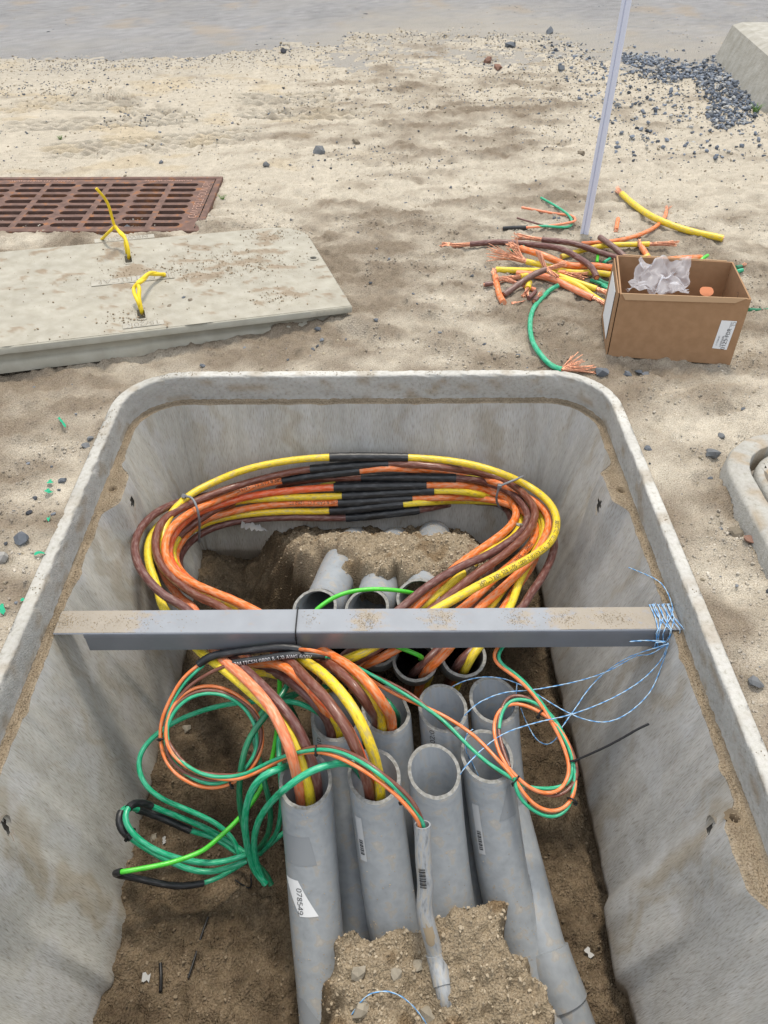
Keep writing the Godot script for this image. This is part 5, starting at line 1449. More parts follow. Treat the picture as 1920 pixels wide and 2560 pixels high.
	cut_cable("small orange stub with a black band beside the white post", "orange", [v(1.046, .012, -3.316), v(1.016, .012, -3.215)], 0.009, [[1, 0.04, 0.2]])
	cut_cable("long green cut wire curving from the pile down to the vault rim", "green", [v(.667, .02, -2.657), v(.639, .015, -2.641), v(.61, .012, -2.606), v(.556, .01, -2.503), v(.522, .01, -2.382), v(.512, .01, -2.268), v(.525, .01, -2.168), v(.553, .01, -2.111), v(.58, .012, -2.089)], 0.0085, [[1, 0.12, 0.35, [v(.668, .006, -2.091)][0]], [1, 0.1, 0.5, [v(.635, .02, -2.158)][0]], [1, 0.08, 0.7, [v(.663, .02, -2.118)][0]]])
	cut_cable("thin green cut wire making a bow beside the white post", "green", [v(.755, .006, -3.584), v(.808, .006, -3.465), v(.836, .006, -3.324), v(.833, .006, -3.253), v(.782, .006, -3.193), v(.7, .006, -3.189), v(.627, .006, -3.216)], 0.0052)
	cut_cable("thin orange cut wire making a bow beside the white post", "salmon", [v(.651, .006, -3.478), v(.782, .006, -3.417), v(.847, .012, -3.341), v(.854, .012, -3.282), v(.804, .01, -3.226), v(.725, .012, -3.193), v(.628, .008, -3.198)], 0.0052)
	cut_cable("thin dark brown cut wire left of the bowed green and orange wires", "plum", [v(.608, .006, -3.326), v(.672, .005, -3.284), v(.732, .006, -3.226)], 0.004)
	cut_cable("black sleeve at the left end of the bowed thin wires", "sleeve", [v(.635, .008, -3.206), v(.584, .008, -3.222), v(.541, .006, -3.249)], 0.009)
	for q in [["lime bit of wire sticking up behind the box at the right", "lime", [v(1.258, .01, -2.866), v(1.275, .025, -2.877), v(1.301, .03, -2.908)], 0.007], ["lime bit of wire in the middle of the pile", "lime", [v(.876, .012, -2.94), v(.859, .01, -2.873)], 0.006], ["green bit of wire left of the box's back corner", "green", [v(.883, .012, -2.865), v(.925, .012, -2.907)], 0.006],
		["green wire end going under the left edge of the box, upper of two", "deep_green", [v(.834, .01, -2.745), v(.848, .01, -2.704), v(.868, .01, -2.677)], 0.0075], ["green wire end going under the left edge of the box, lower of two", "green", [v(.837, .008, -2.729), v(.839, .008, -2.678), v(.866, .008, -2.648)], 0.0075],
		["pale green wire half buried between salmon and yellow cables", "green", [v(.796, .004, -2.704), v(.831, .006, -2.691), v(.858, .006, -2.679)], 0.006], ["teal wire end just right of the box at its back corner, upper of two", "deep_green", [v(1.377, .01, -2.804), v(1.411, .012, -2.835)], 0.008], ["teal wire end just right of the box at its back corner, lower of two", "green", [v(1.369, .008, -2.78), v(1.399, .008, -2.788)], 0.0075],
		["dusty teal wire lying on the sand right of the box at the picture edge", "deep_green", [v(1.314, .006, -2.485), v(1.355, .006, -2.491), v(1.414, .006, -2.493)], 0.007], ["green wire end behind the yellow splayed cable", "deep_green", [v(.531, .012, -2.981), v(.59, .012, -2.992)], 0.008]]:
		cut_cable(q[0], q[1], q[2], q[3], [[1, 0.04, 0.5]] if q[0].contains("upper of two") and q[0].contains("teal") else [])
	var b := Buf.new()
	for k in 5:
		var s := [v(.478, .003, -2.537), v(.521, .003, -2.546)]
		var q := up_on(s)
		tube(b, PackedVector3Array([q[0] + v(0, 0.002, 0.004 * k), q[1] + v(0.003 * k, 0.002, -0.003 * k)]), 0.0015, 5)
	solo("copper_offcut", b, M.copper, "thin copper strands lying loose below the yellow collar", "copper offcut")

func hexa(b: Buf, a: Array, c: Array) -> void:   # a plate between two quads
	var mid := Vector3.ZERO
	for q in a + c:
		mid += q / 8.0
	var fs := [a.duplicate(), c.duplicate()]
	for k in 4:
		fs.append([a[k], a[(k + 1) % 4], c[(k + 1) % 4], c[k]])
	for f in fs:
		if (f[2] - f[0]).cross(f[1] - f[0]).dot((f[0] + f[1] + f[2] + f[3]) / 4 - mid) < 0:
			f.reverse()
		b.face(f)

func panel(q: Array, inward: Vector3, thick: float) -> Buf:
	var b := Buf.new()
	var c: Array = []
	for p in q:
		c.append(p + inward * thick)
	hexa(b, q, c)
	return b

func build_box() -> void:
	var t := thing("cardboard_box", "open brown cardboard box with cut off flaps and a white label", "box", v(0.95, 0, -2.3))
	var fl := v(0.748, -0.006, -2.186)   # the bottom corners, then the top ones
	var fr := v(1.130, -0.01, -2.133)
	var bl := v(0.790, 0.0, -2.445)
	var br := v(1.168, -0.004, -2.392)
	var tfl := v(0.748, 0.204, -2.198)
	var tfr := v(1.133, 0.211, -2.146)
	var tbl := v(0.795, 0.214, -2.457)
	var tbr := v(1.165, 0.214, -2.402)
	var th := 0.005
	var inn := (bl - fl).normalized()
	var side := (fr - fl).normalized()
	var front := part("front_panel", panel([fl, fr, tfr, tfl], inn, th), M.card, t)
	part("back_panel", panel([bl, br, tbr, tbl], -inn, th), M.card, t)
	part("left_panel", panel([fl + inn * (th + 0.0005), bl - inn * (th + 0.0005), tbl - inn * (th + 0.0005), tfl + inn * (th + 0.0005)], side, th), M.card, t)
	var right := part("right_panel", panel([fr + inn * (th + 0.0005), br - inn * (th + 0.0005), tbr - inn * (th + 0.0005), tfr + inn * (th + 0.0005)], -side, th), M.card, t)
	var u := Vector3.UP * 0.004
	var o := side * (th + 0.001)
	var z := inn * (th + 0.001)
	part("bottom_panel", panel([fl + u + o + z, fr + u - o + z, br + u - o - z, bl + u + o - z], Vector3.UP, th), M.card, t)
	# the cut edge of the front flap and its crease
	var e := (tfr - tfl).normalized()
	var up := (tfl - fl).normalized()
	part("flap_edge", panel([tfl + e * 0.018 - up * 0.016 - inn * 0.004, tfr - e * 0.045 - up * 0.012 - inn * 0.004, tfr - e * 0.012 + up * 0.003 - inn * 0.001, tfl + e * 0.004 + up * 0.003 - inn * 0.001], inn, 0.003), M.card_edge, t)
	part("flap_edge", panel([tbl + e * 0.02 + up * 0.0005, tbr - e * 0.02 + up * 0.0005, tbr - e * 0.02 + up * 0.0005 + inn * 0.004, tbl + e * 0.02 + up * 0.0005 + inn * 0.004], up, 0.002), M.card_edge, t)
	# the stiffening flap and delivery paper on the left
	var w := -side * 0.003
	part("left_flap", panel([fl + w - inn * 0.001, bl + w, tbl + w - up * 0.01, tfl + w + up * 0.004], -side, 0.004), M.card, t)
	w = -side * 0.0085
	part("delivery_note", panel([fl.lerp(bl, 0.2) + w + up * 0.03, fl.lerp(bl, 0.8) + w + up * 0.03, tfl.lerp(tbl, 0.8) + w - up * 0.03, tfl.lerp(tbl, 0.2) + w - up * 0.02], -side, 0.001), M.paper, t)
	# the address label on the front
	var n := -inn
	var lc: Vector3 = [v(1.109, .095, -2.158)][0]
	lc = fr.lerp(tfr, 0.46) - side * 0.048 + n * 0.0006
	var a := side.rotated(n, 0.02)
	var h := up.rotated(n, 0.02)
	var lab := part("label_sticker", panel([lc - a * 0.024 - h * 0.047, lc + a * 0.021 - h * 0.05, lc + a * 0.028 + h * 0.047, lc - a * 0.018 + h * 0.047], n, 0.0006), M.paper, front)
	var dir := (h * 0.985 + a * 0.08).normalized()
	print_flat("0125-FDR", 0.0125, lc + a * 0.010 - h * 0.014, dir, -a, M.ink, lab, "print", 0.0014)
	print_flat("LUMINAIRE", 0.0055, lc - a * 0.001 - h * 0.022, dir, -a, M.ink, lab, "print", 0.0014)
	print_flat("P / ITEM NO", 0.0045, lc - a * 0.013 - h * 0.02, dir, -a, M.ink, lab, "print", 0.0014)
	print_flat("QTY", 0.006, lc + a * 0.014 + h * 0.036, dir, -a, M.ink, lab, "print", 0.0014)
	var b := Buf.new()
	for k in 4:
		var c := [lc + a * 0.019 + h * 0.033, lc + a * 0.026 + h * 0.033, lc + a * 0.026 + h * 0.043, lc + a * 0.019 + h * 0.043]
		tube(b, PackedVector3Array([c[k] + n * 0.0012, c[(k + 1) % 4] + n * 0.0012]), 0.0003, 4)
	tube(b, PackedVector3Array([lc + a * 0.006 - h * 0.035 + n * 0.0012, lc + a * 0.011 + h * 0.03 + n * 0.0012]), 0.00025, 4)
	part("label_rules", b, M.ink, t)
	# pen marks on the inside of the right panel
	b = Buf.new()
	var ro := fr + inn * 0.03 - side * (th + 0.0008)
	for q in [[0.10, 0.05, 0.13, 0.2], [0.12, 0.04, 0.15, 0.2], [0.14, 0.05, 0.165, 0.17], [0.085, 0.06, 0.115, 0.19], [0.16, 0.09, 0.175, 0.15]]:
		tube(b, bend([ro + inn * (q[0] - 0.03) + up * q[1], ro + inn * (q[0] - 0.012) + up * (q[1] + q[3]) * 0.55, ro + inn * (q[2] - 0.03) + up * q[3]], 2), 0.0008, 4)
	tube(b, bend([ro + inn * 0.07 + up * 0.14, ro + inn * 0.08 + up * 0.19, ro + inn * 0.095 + up * 0.18, ro + inn * 0.09 + up * 0.14], 2), 0.0016, 4)
	tube(b, bend([ro + inn * 0.045 + up * 0.13, ro + inn * 0.06 + up * 0.15, ro + inn * 0.05 + up * 0.16], 2), 0.0016, 4)
	part("pen_marks", b, M.ink, right)
	# the crumpled bag
	b = Buf.new()
	var c0 := [v(.869, .217, -2.417), v(1.029, .221, -2.404), v(.981, .17, -2.261), v(.776, .19, -2.255)]
	var m := 56
	for j in m + 1:
		for k in m + 1:
			var f := float(k) / m
			var g := float(j) / m
			var p: Vector3 = (c0[0].lerp(c0[1], f)).lerp(c0[3].lerp(c0[2], f), g)
			var q: float = n_mid.get_noise_2d(f * 2.2, g * 1.4)
			var ridge: float = 1.0 - absf(n_mid.get_noise_2d(f * 3.0 + 9.0 + g, g * 1.2 - f)) * 3.0
			p += Vector3(0.006 * n_mid.get_noise_2d(f * 4.0 + 30.0, g * 4.0), -0.05 * sin(PI * g) * (0.3 + f * (1.0 - f)) + 0.03 * q + 0.008 * ridge, 0.03 * n_mid.get_noise_2d(f * 2.0, g * 1.5 + 20.0))
			p += side * 0.012 * n_fine.get_noise_2d(f * 1.5, g * 4.0)
			b.vert(p, Vector3.UP, Vector2(f, g))
	for j in m:
		for k in m:
			var q := j * (m + 1) + k
			b.i.append_array([q, q + 1, q + m + 2, q, q + m + 2, q + m + 1])
	for q in range(0, b.i.size(), 3):
		var nn := (b.v[b.i[q + 2]] - b.v[b.i[q]]).cross(b.v[b.i[q + 1]] - b.v[b.i[q]]).normalized()
		for k in 3:
			b.n[b.i[q + k]] = (b.n[b.i[q + k]] * 0.5 + nn).normalized()
	solo("plastic_bag", b, M.bag, "crumpled clear plastic bag hanging over the back left of the cardboard box", "bag")
	b = Buf.new()
	var o0: Vector3 = [v(1.055, .165, -2.281)][0]
	for k in 15:
		var an := TAU * k / 14
		for ring in 2:
			b.vert(o0 + side * cos(an) * 0.022 * ring + up * sin(an) * 0.012 * ring + inn * (0.012 + 0.01 * sin(an)) * ring * (1 + 0.2 * sin(an * 3)), (n + Vector3.UP).normalized())
	for k in 14:
		b.quad(k * 2, k * 2 + 1, k * 2 + 3, k * 2 + 2)
	tube(b, PackedVector3Array([o0 - up * 0.03, o0 - up * 0.16]), 0.018, 12)
	solo("orange_offcut", b, M.orange, "orange cable offcut standing in the right of the cardboard box", "offcut")

func build_cover() -> void:
	var t := thing("vault_cover", "beige concrete vault cover marked ELECTRICAL lying tilted on the sand, with dirt and yellow straps", "vault cover", v(-0.8, 0, -2.6))
	var o := v(-0.09, 0.052, -2.426)   # its near right corner
	var ex := v(-1.068, 0.038, 0.334).normalized()
	var ey := v(-0.223, 0.0, -0.696)
	ey = (ey - ex * ey.dot(ex)).normalized()
	var up := ey.cross(ex).normalized()
	if up.y < 0:
		up = -up
	var lx := 1.47
	var ly := 0.735
	var rr := 0.13
	# outline: the near edge is the straight joint, the far corners are round
	var out: Array = [Vector2(0.004, 0), Vector2(0, 0.004)]
	for k in 11:
		var a := PI / 2 * k / 10
		out.append(Vector2(rr - rr * cos(a), ly - rr + rr * sin(a)))
	for k in 11:
		var a := PI / 2 * k / 10
		out.append(Vector2(lx - rr + rr * sin(a), ly - rr + rr * cos(a)))
	out.append(Vector2(lx, 0.004))
	out.append(Vector2(lx - 0.004, 0))
	for k in range(1, 60):
		out.append(Vector2(lx - lx * k / 60.0, 0.0))
	var c := Vector2(lx / 2, ly / 2)
	var b := Buf.new()
	var k := out.size()
	var at := func(q: Vector2, h: float) -> Vector3: return o + ex * q.x + ey * q.y + up * h
	var prof := [[0.0, 0.0], [0.0035, -0.0035], [0.0035, -0.024], [-0.008, -0.027], [-0.008, -0.05], [0.006, -0.056], [0.004, -0.088]]
	for r in prof.size():
		for j in k + 1:
			var q: Vector2 = out[j % k]
			var d := (q - c)
			var dirn := Vector2(signf(d.x) if absf(absf(d.x) - lx / 2) < 0.14 else 0.0, signf(d.y) if absf(absf(d.y) - ly / 2) < 0.14 else 0.0).normalized()
			var ins: float = prof[r][0]
			if q.y < 0.01 and q.x < 0.70 and r >= 3:   # the near side steps back over its right half
				ins -= 0.012
			if r < 3:
				ins -= 0.006 * smoothstep(0.45, 0.6, n_mid.get_noise_2d(q.x * 9.0 + 2.0, q.y * 9.0)) + (0.014 * smoothstep(0.05, 0.01, absf(q.x - 0.52)) if q.y < 0.01 and r < 2 else 0.0)
			var h: float = prof[r][1]
			var n: Vector3 = (up if r == 0 else ex * dirn.x + ey * dirn.y + up * (0.7 if r == 1 else (0.6 if r == 5 else (-0.6 if r == 3 else 0.0)))).normalized()
			b.vert(at.call(q + dirn * ins, h), n, Vector2.ZERO, Color(0.36, 0.345, 0.29) * (1.0 + 0.15 * n_low.get_noise_2d(q.x * 6.0, q.y * 6.0 + h * 30.0)))
	for r in prof.size() - 1:
		for j in k:
			b.quad(r * (k + 1) + j, r * (k + 1) + j + 1, (r + 1) * (k + 1) + j + 1, (r + 1) * (k + 1) + j)
	# the flat top with stains
	var spot := func(q: Vector3) -> Vector2: return Vector2((q - o).dot(ex), (q - o).dot(ey))
	var slots: Array[Vector2] = [spot.call([v(-.782, .07, -2.324)][0]), spot.call([v(-.925, .07, -2.748)][0])]
	var m := 90
	var first := b.v.size()
	var gx := 150
	var gy := 76
	for j in gy + 1:
		for q in gx + 1:
			var x := lx * q / gx
			var y := ly * j / gy
			# squeeze the round corners in
			if y > ly - rr:
				var w := rr - sqrt(maxf(rr * rr - pow(y - ly + rr, 2), 0.0))
				x = lerpf(w, lx - w, float(q) / gx)
			var col := Color(0.365, 0.345, 0.29) * (1.0 + 0.1 * n_low.get_noise_2d(x * 4.0, y * 6.0))
			var dirt := smoothstep(0.08, 0.4, n_mid.get_noise_2d(x * 5.0 + 1.0, y * 9.0) + 0.5 * n_fine.get_noise_2d(x * 26.0, y * 26.0) - 0.3 + 0.5 * bump(x, y, 0.33, 0.42, 0.25, 0.14) + 0.4 * bump(x, y, 0.7, 0.42, 0.18, 0.07) + 0.35 * bump(x, y, 0.23, 0.12, 0.09, 0.06) + 0.4 * bump(x, y, 0.12, 0.66, 0.12, 0.06) + 0.2 * bump(x, y, 1.1, 0.2, 0.1, 0.08) + 0.35 * bump(x, y, 0.73, 0.6, 0.05, 0.06))
			col = col.lerp(Color(0.25, 0.19, 0.13), dirt * 0.8)
			var h := 0.0004 + 0.0035 * dirt * (0.5 + 0.5 * n_fine.get_noise_2d(x * 60.0, y * 60.0))
			b.vert(at.call(Vector2(clampf(x, 0.001, lx - 0.001), clampf(y, 0.001, ly - 0.001)), h), (up + v(0.6 * dirt * n_fine.get_noise_2d(x * 40.0, y * 40.0), 0, 0.6 * dirt * n_fine.get_noise_2d(x * 40.0 + 9.0, y * 40.0))).normalized(), Vector2.ZERO, col)
	var hole: Array[Vector2] = [spot.call([v(-.243, .053, -2.803)][0])]
	for j in gy:
		for q in gx:
			var a := first + j * (gx + 1) + q
			var mid := Vector2(lx * (q + 0.5) / gx, ly * (j + 0.5) / gy)
			if mid.distance_to(hole[0]) < 0.013:
				continue
			if absf(mid.x - slots[0].x) < 0.016 and absf(mid.y - slots[0].y) < 0.036 or absf(mid.x - slots[1].x) < 0.016 and absf(mid.y - slots[1].y) < 0.03:
				continue
			b.quad(a, a + 1, a + gx + 2, a + gx + 1)
	var top := part("slab", b, M.lid, t)
	# lifting slots and the bolt hole
	for s in 3:
		b = Buf.new()
		var p: Vector2 = slots[s] if s < 2 else hole[0]
		var n := 24
		for e in [[1.7, 0.0022], [1.0, 0.0026], [1.0, -0.07], [0.02, -0.072]]:
			for j in n + 1:
				var a := TAU * j / n
				var q := Vector2(cos(a), sin(a)) * 0.0125 if s == 2 else Vector2(signf(cos(a)) * pow(absf(cos(a)), 0.4) * 0.013, signf(sin(a)) * pow(absf(sin(a)), 0.4) * 0.033)
				b.vert(at.call(p + q * (e[0] if s == 2 else (1.0 if e[0] == 1.0 else (1.3 if e[0] > 1.0 else e[0]))), e[1]), up if e[1] > 0 else (-(ex * q.x + ey * q.y)).normalized(), Vector2.ZERO, Color(0.33, 0.31, 0.26))
		for r in 3:
			for j in n:
				b.quad(r * (n + 1) + j, r * (n + 1) + j + 1, (r + 1) * (n + 1) + j + 1, (r + 1) * (n + 1) + j)
		part("lifting_slot" if s < 2 else "bolt_hole", b, M.lid, top)
	# cast name plates, read from the other side
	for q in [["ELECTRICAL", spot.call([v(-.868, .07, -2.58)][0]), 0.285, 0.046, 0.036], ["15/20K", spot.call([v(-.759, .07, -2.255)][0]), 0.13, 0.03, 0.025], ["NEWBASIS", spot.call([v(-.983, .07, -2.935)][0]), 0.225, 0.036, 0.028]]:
		var p: Vector3 = at.call(q[1], 0.0012)
		var pb := Buf.new()
		slab(pb, p - ex * q[2] / 2 - ey * q[3] / 2, ex * q[2], ey * q[3], up * 0.0022, 0.0008, Color(0.385, 0.365, 0.315))
		var plate := part("name_plate", pb, M.lid, t)
		print_flat(q[0], q[4], at.call(q[1], 0.0036), ex, -ey, M.pad, plate, "cast_letters", 0.0002)
		# raised letters with an offset dark copy painted in as their shadow
		print_flat(q[0], q[4], at.call(q[1] + Vector2(-0.002, 0.0022), 0.0035), ex, -ey, M.painted_shadow, plate, "letter_shadow", 0.0001)
	# straps
	var sg := "yellow straps knotted through the cover"
	var st := thing("lifting_strap", "knotted yellow strap standing up from the far slot of the cover", "strap", [v(-.935, .06, -2.785)][0], sg)
	b = Buf.new()
	tube(b, bend([v(-.955, .03, -2.838), v(-.928, .075, -2.771), v(-.924, .105, -2.774), v(-.932, .125, -2.794), v(-.938, .135, -2.807), v(-.959, .14, -2.827), v(-.972, .145, -2.852), v(-.986, .152, -2.869)], 3), 0.0062, 10)
	tube(b, bend([v(-.958, .03, -2.838), v(-.935, .1, -2.786), v(-.944, .115, -2.809), v(-.934, .13, -2.807), v(-.945, .142, -2.816), v(-.964, .136, -2.852), v(-.98, .15, -2.853), v(-.986, .158, -2.859)], 3), 0.006, 10)
	tube(b, bend([v(-.984, .148, -2.866), v(-.988, .16, -2.867), v(-.988, .195, -2.864), v(-.984, .235, -2.849), v(-.987, .27, -2.833), v(-.991, .3, -2.807), v(-.999, .315, -2.805)], 3), 0.0052, 10)
	tube(b, bend([v(-.987, .152, -2.874), v(-.998, .145, -2.856), v(-1.027, .12, -2.872), v(-1.057, .09, -2.91), v(-1.074, .075, -2.926)], 3), 0.0055, 10)
	part("strap", b, M.rope, st)
	st = thing("lifting_strap", "yellow strap through the near slot of the cover, twisted and lying to the right", "strap", [v(-.791, .06, -2.356)][0], sg)
	b = Buf.new()
	tube(b, bend([v(-.806, .03, -2.4), v(-.785, .075, -2.346), v(-.79, .1, -2.363), v(-.795, .115, -2.379), v(-.793, .13, -2.411), v(-.809, .135, -2.426), v(-.798, .135, -2.452), v(-.793, .13, -2.498), v(-.789, .115, -2.553), v(-.774, .09, -2.594), v(-.761, .08, -2.609)], 3), 0.0066, 10)
	tube(b, bend([v(-.81, .03, -2.4), v(-.788, .09, -2.35), v(-.796, .11, -2.36), v(-.817, .12, -2.406), v(-.816, .13, -2.423), v(-.797, .14, -2.419), v(-.794, .126, -2.48), v(-.794, .122, -2.527), v(-.784, .105, -2.56), v(-.767, .088, -2.598), v(-.763, .08, -2.615)], 3), 0.0063, 10)
	part("strap", b, M.rope, st)

func build_grate() -> void:
	var x1 := -0.745
	var z0 := -3.85
	var z1 := -3.195
	var cols := 8
	var pitch := 0.145
	var lx := 0.115 + cols * pitch
	var x0 := x1 - lx
	var t := thing("drain_grate", "rusty cast iron drain grate with eight rows of slots, partly covered by sand", "drain grate", v((x0 + x1) / 2, -0.02, (z0 + z1) / 2))
	var y := 0.002
	var b := Buf.new()
	var fw := 0.028
	for q in [[v(x0, y - 0.1, z0), v(lx, 0, 0), v(0, 0, fw)], [v(x0, y - 0.1, z1 - fw), v(lx, 0, 0), v(0, 0, fw)], [v(x0, y - 0.1, z0 + fw), v(fw, 0, 0), v(0, 0, z1 - z0 - 2 * fw)], [v(x1 - fw, y - 0.1, z0 + fw), v(fw, 0, 0), v(0, 0, z1 - z0 - 2 * fw)]]:
		slab(b, q[0], q[1], v(0, 0.1, 0), q[2], 0.002)
	part("frame", b, M.rust, t)
	b = Buf.new()
	var gx0 := x0 + fw + 0.005
	var gx1 := x1 - fw - 0.005
	var gz0 := z0 + fw + 0.005
	var gz1 := z1 - fw - 0.005
	var sx1 := gx1 - 0.055
	var rows := 8
	var rp := (gz1 - gz0 - 0.045) / rows
	var sz0 := gz0 + 0.038
	var yy := y - 0.003
	# plain margins
	for q in [[gx0, sx1 - cols * pitch, gz0, gz1], [sx1, gx1, gz0, gz1], [sx1 - cols * pitch, sx1, gz0, sz0], [sx1 - cols * pitch, sx1, sz0 + rows * rp, gz1]]:
		if q[1] > q[0] and q[3] > q[2]:
			b.face([v(q[0], yy, q[2]), v(q[1], yy, q[2]), v(q[1], yy, q[3]), v(q[0], yy, q[3])])
	for r in rows:
		for c in cols:
			var cx1 := sx1 - c * pitch
			var cx0 := cx1 - pitch
			var cz0 := sz0 + r * rp
			var cz1 := cz0 + rp
			var zc := (cz0 + cz1) / 2
			var hw := rp * 0.29
			var left_round := c % 2 == 1
			var sl := cx0 + 0.0135
			var sr := cx1 - 0.0135
			var hole: Array = []
			for k in 9:
				var a := -PI / 2 + PI * k / 8
				hole.append(Vector2(sr - hw + hw * cos(a), zc + hw * sin(a)) if not left_round else Vector2(sr, zc + hw * sin(a)))
			for k in 9:
				var a := PI / 2 + PI * k / 8
				hole.append(Vector2(sl + hw + hw * cos(a), zc + hw * sin(a)) if left_round else Vector2(sl, zc + hw * sin(a)))
			var n := hole.size()
			var f := b.v.size()
			for k in n + 1:
				var h: Vector2 = hole[k % n]
				var w := Vector2(cx1 if k % n < 9 else cx0, 0)
				var kk := k % n
				w.y = lerpf(cz0, cz1, clampf(kk / 8.0, 0, 1)) if kk < 9 else lerpf(cz1, cz0, clampf((kk - 9) / 8.0, 0, 1))
				b.vert(v(w.x, yy, w.y), Vector3.UP)
				b.vert(v(h.x, yy, h.y), Vector3.UP)
			for k in n:
				b.quad(f + k * 2, f + k * 2 + 2, f + k * 2 + 3, f + k * 2 + 1)
			var mid := Vector2((sl + sr) / 2, zc)
			f = b.v.size()
			for k in n + 1:
				var h: Vector2 = hole[k % n]
				var nn := (mid - h).normalized()
				b.vert(v(h.x, yy, h.y), v(nn.x, 0, nn.y))
				b.vert(v(h.x, yy - 0.04, h.y), v(nn.x, 0, nn.y))
			for k in n:
				b.quad(f + k * 2, f + k * 2 + 2, f + k * 2 + 3, f + k * 2 + 1)
	var grid := part("slotted_plate", b, M.rust, t)
	print_flat("CAMPBELL FOUNDRY", 0.036, v((gx1 + sx1) / 2, yy + 0.001, -3.56), v(0, 0, -1), v(-1, 0, 0), M.rust_light, grid, "cast_letters", 0.0012)
	print_flat("DUMP NO WASTE", 0.022, v(-1.0, yy + 0.001, gz0 + 0.02), v(-1, 0, 0), v(0, 0, 1), M.rust_light, grid, "cast_letters", 0.0012)
	print_flat("DRAINS TO WATERWAY", 0.022, v(-1.6, yy + 0.001, gz0 + 0.02), v(-1, 0, 0), v(0, 0, 1), M.rust_light, grid, "cast_letters", 0.0012)
	b = Buf.new()
	var d := -0.75
	b.face([v(x0, d, z0), v(x1, d, z0), v(x1, d, z1), v(x0, d, z1)])
	b.face([v(x0, y - 0.1, z0), v(x1, y - 0.1, z0), v(x1, d, z0), v(x0, d, z0)])
	b.face([v(x0, y - 0.1, z1), v(x1, y - 0.1, z1), v(x1, d, z1), v(x0, d, z1)])
	b.face([v(x0, y - 0.1, z0), v(x0, y - 0.1, z1), v(x0, d, z1), v(x0, d, z0)])
	b.face([v(x1, y - 0.1, z0), v(x1, y - 0.1, z1), v(x1, d, z1), v(x1, d, z0)])
	part("catch_basin", b, M.dark_pit, t)

func build_post() -> void:
	var t := thing("marker_post", "tall thin white plastic marker post standing in the sand behind the cut cables", "post", v(0.872, -0.02, -3.177))
	var b := Buf.new()
	var p := v(0.872, -0.06, -3.177)
	var prof := [v(-0.019, 0, 0.004), v(-0.019, 0, 0.0075), v(-0.009, 0, 0.0075), v(-0.0075, 0, 0.003), v(-0.0045, 0, 0.003), v(-0.003, 0, 0.0065), v(0.011, 0, 0.0065), v(0.019, 0, 0.001), v(0.019, 0, -0.003), v(0.011, 0, -0.001), v(-0.013, 0, -0.001)]
	var n := prof.size()
	var turn := Basis(Vector3.UP, 0.12)
	for k in n:
		var a: Vector3 = turn * prof[k]
		var c: Vector3 = turn * prof[(k + 1) % n]
		var q := [p + a, p + c, p + c + v(0.004, 1.3, 0), p + a + v(0.004, 1.3, 0)]
		var out := (c - a).cross(Vector3.UP)
		if (q[2] - q[0]).cross(q[1] - q[0]).dot(-out) < 0:
			q.reverse()
		b.face(q)
	part("channel", b, M.post, t)
	b = Buf.new()
	var top: Array = []
	for k in n:
		top.append(p + turn * prof[k] + v(0.004, 1.3, 0))
	b.face(top)
	part("cut_top", b, M.post, t)

func build_pad() -> void:
	var t := thing("concrete_pad", "thick raised concrete pad corner with chamfered edges beyond the blue gravel", "concrete pad", v(3.2, 0, -5.6))
	var b := Buf.new()
	var lo := [v(2.43, -0.06, -6.3), v(2.27, -0.06, -5.0), v(2.6, -0.06, -4.3), v(4.4, -0.06, -4.3), v(4.4, -0.06, -6.3)]
	var hi := [v(2.50, 0.205, -6.26), v(2.36, 0.205, -5.02), v(2.66, 0.205, -4.38), v(4.4, 0.205, -4.38), v(4.4, 0.205, -6.26)]
	var top := [v(2.545, 0.228, -6.22), v(2.41, 0.228, -5.03), v(2.7, 0.228, -4.43), v(4.36, 0.228, -4.43), v(4.36, 0.228, -6.22)]
	var mid := v(3.3, 0.0, -5.3)
	for r in [[lo, hi], [hi, top]]:
		for k in 5:
			var q := [r[0][k], r[0][(k + 1) % 5], r[1][(k + 1) % 5], r[1][k]]
			var nn: Vector3 = (q[2] - q[0]).cross(q[1] - q[0])
			if nn.dot(q[0] + q[1] - mid * 2) < 0:
				q.reverse()
			b.face(q)
	b.face(top if (top[2] - top[0]).cross(top[1] - top[0]).y > 0 else [top[4], top[3], top[2], top[1], top[0]])
	part("block", b, M.pad, t)

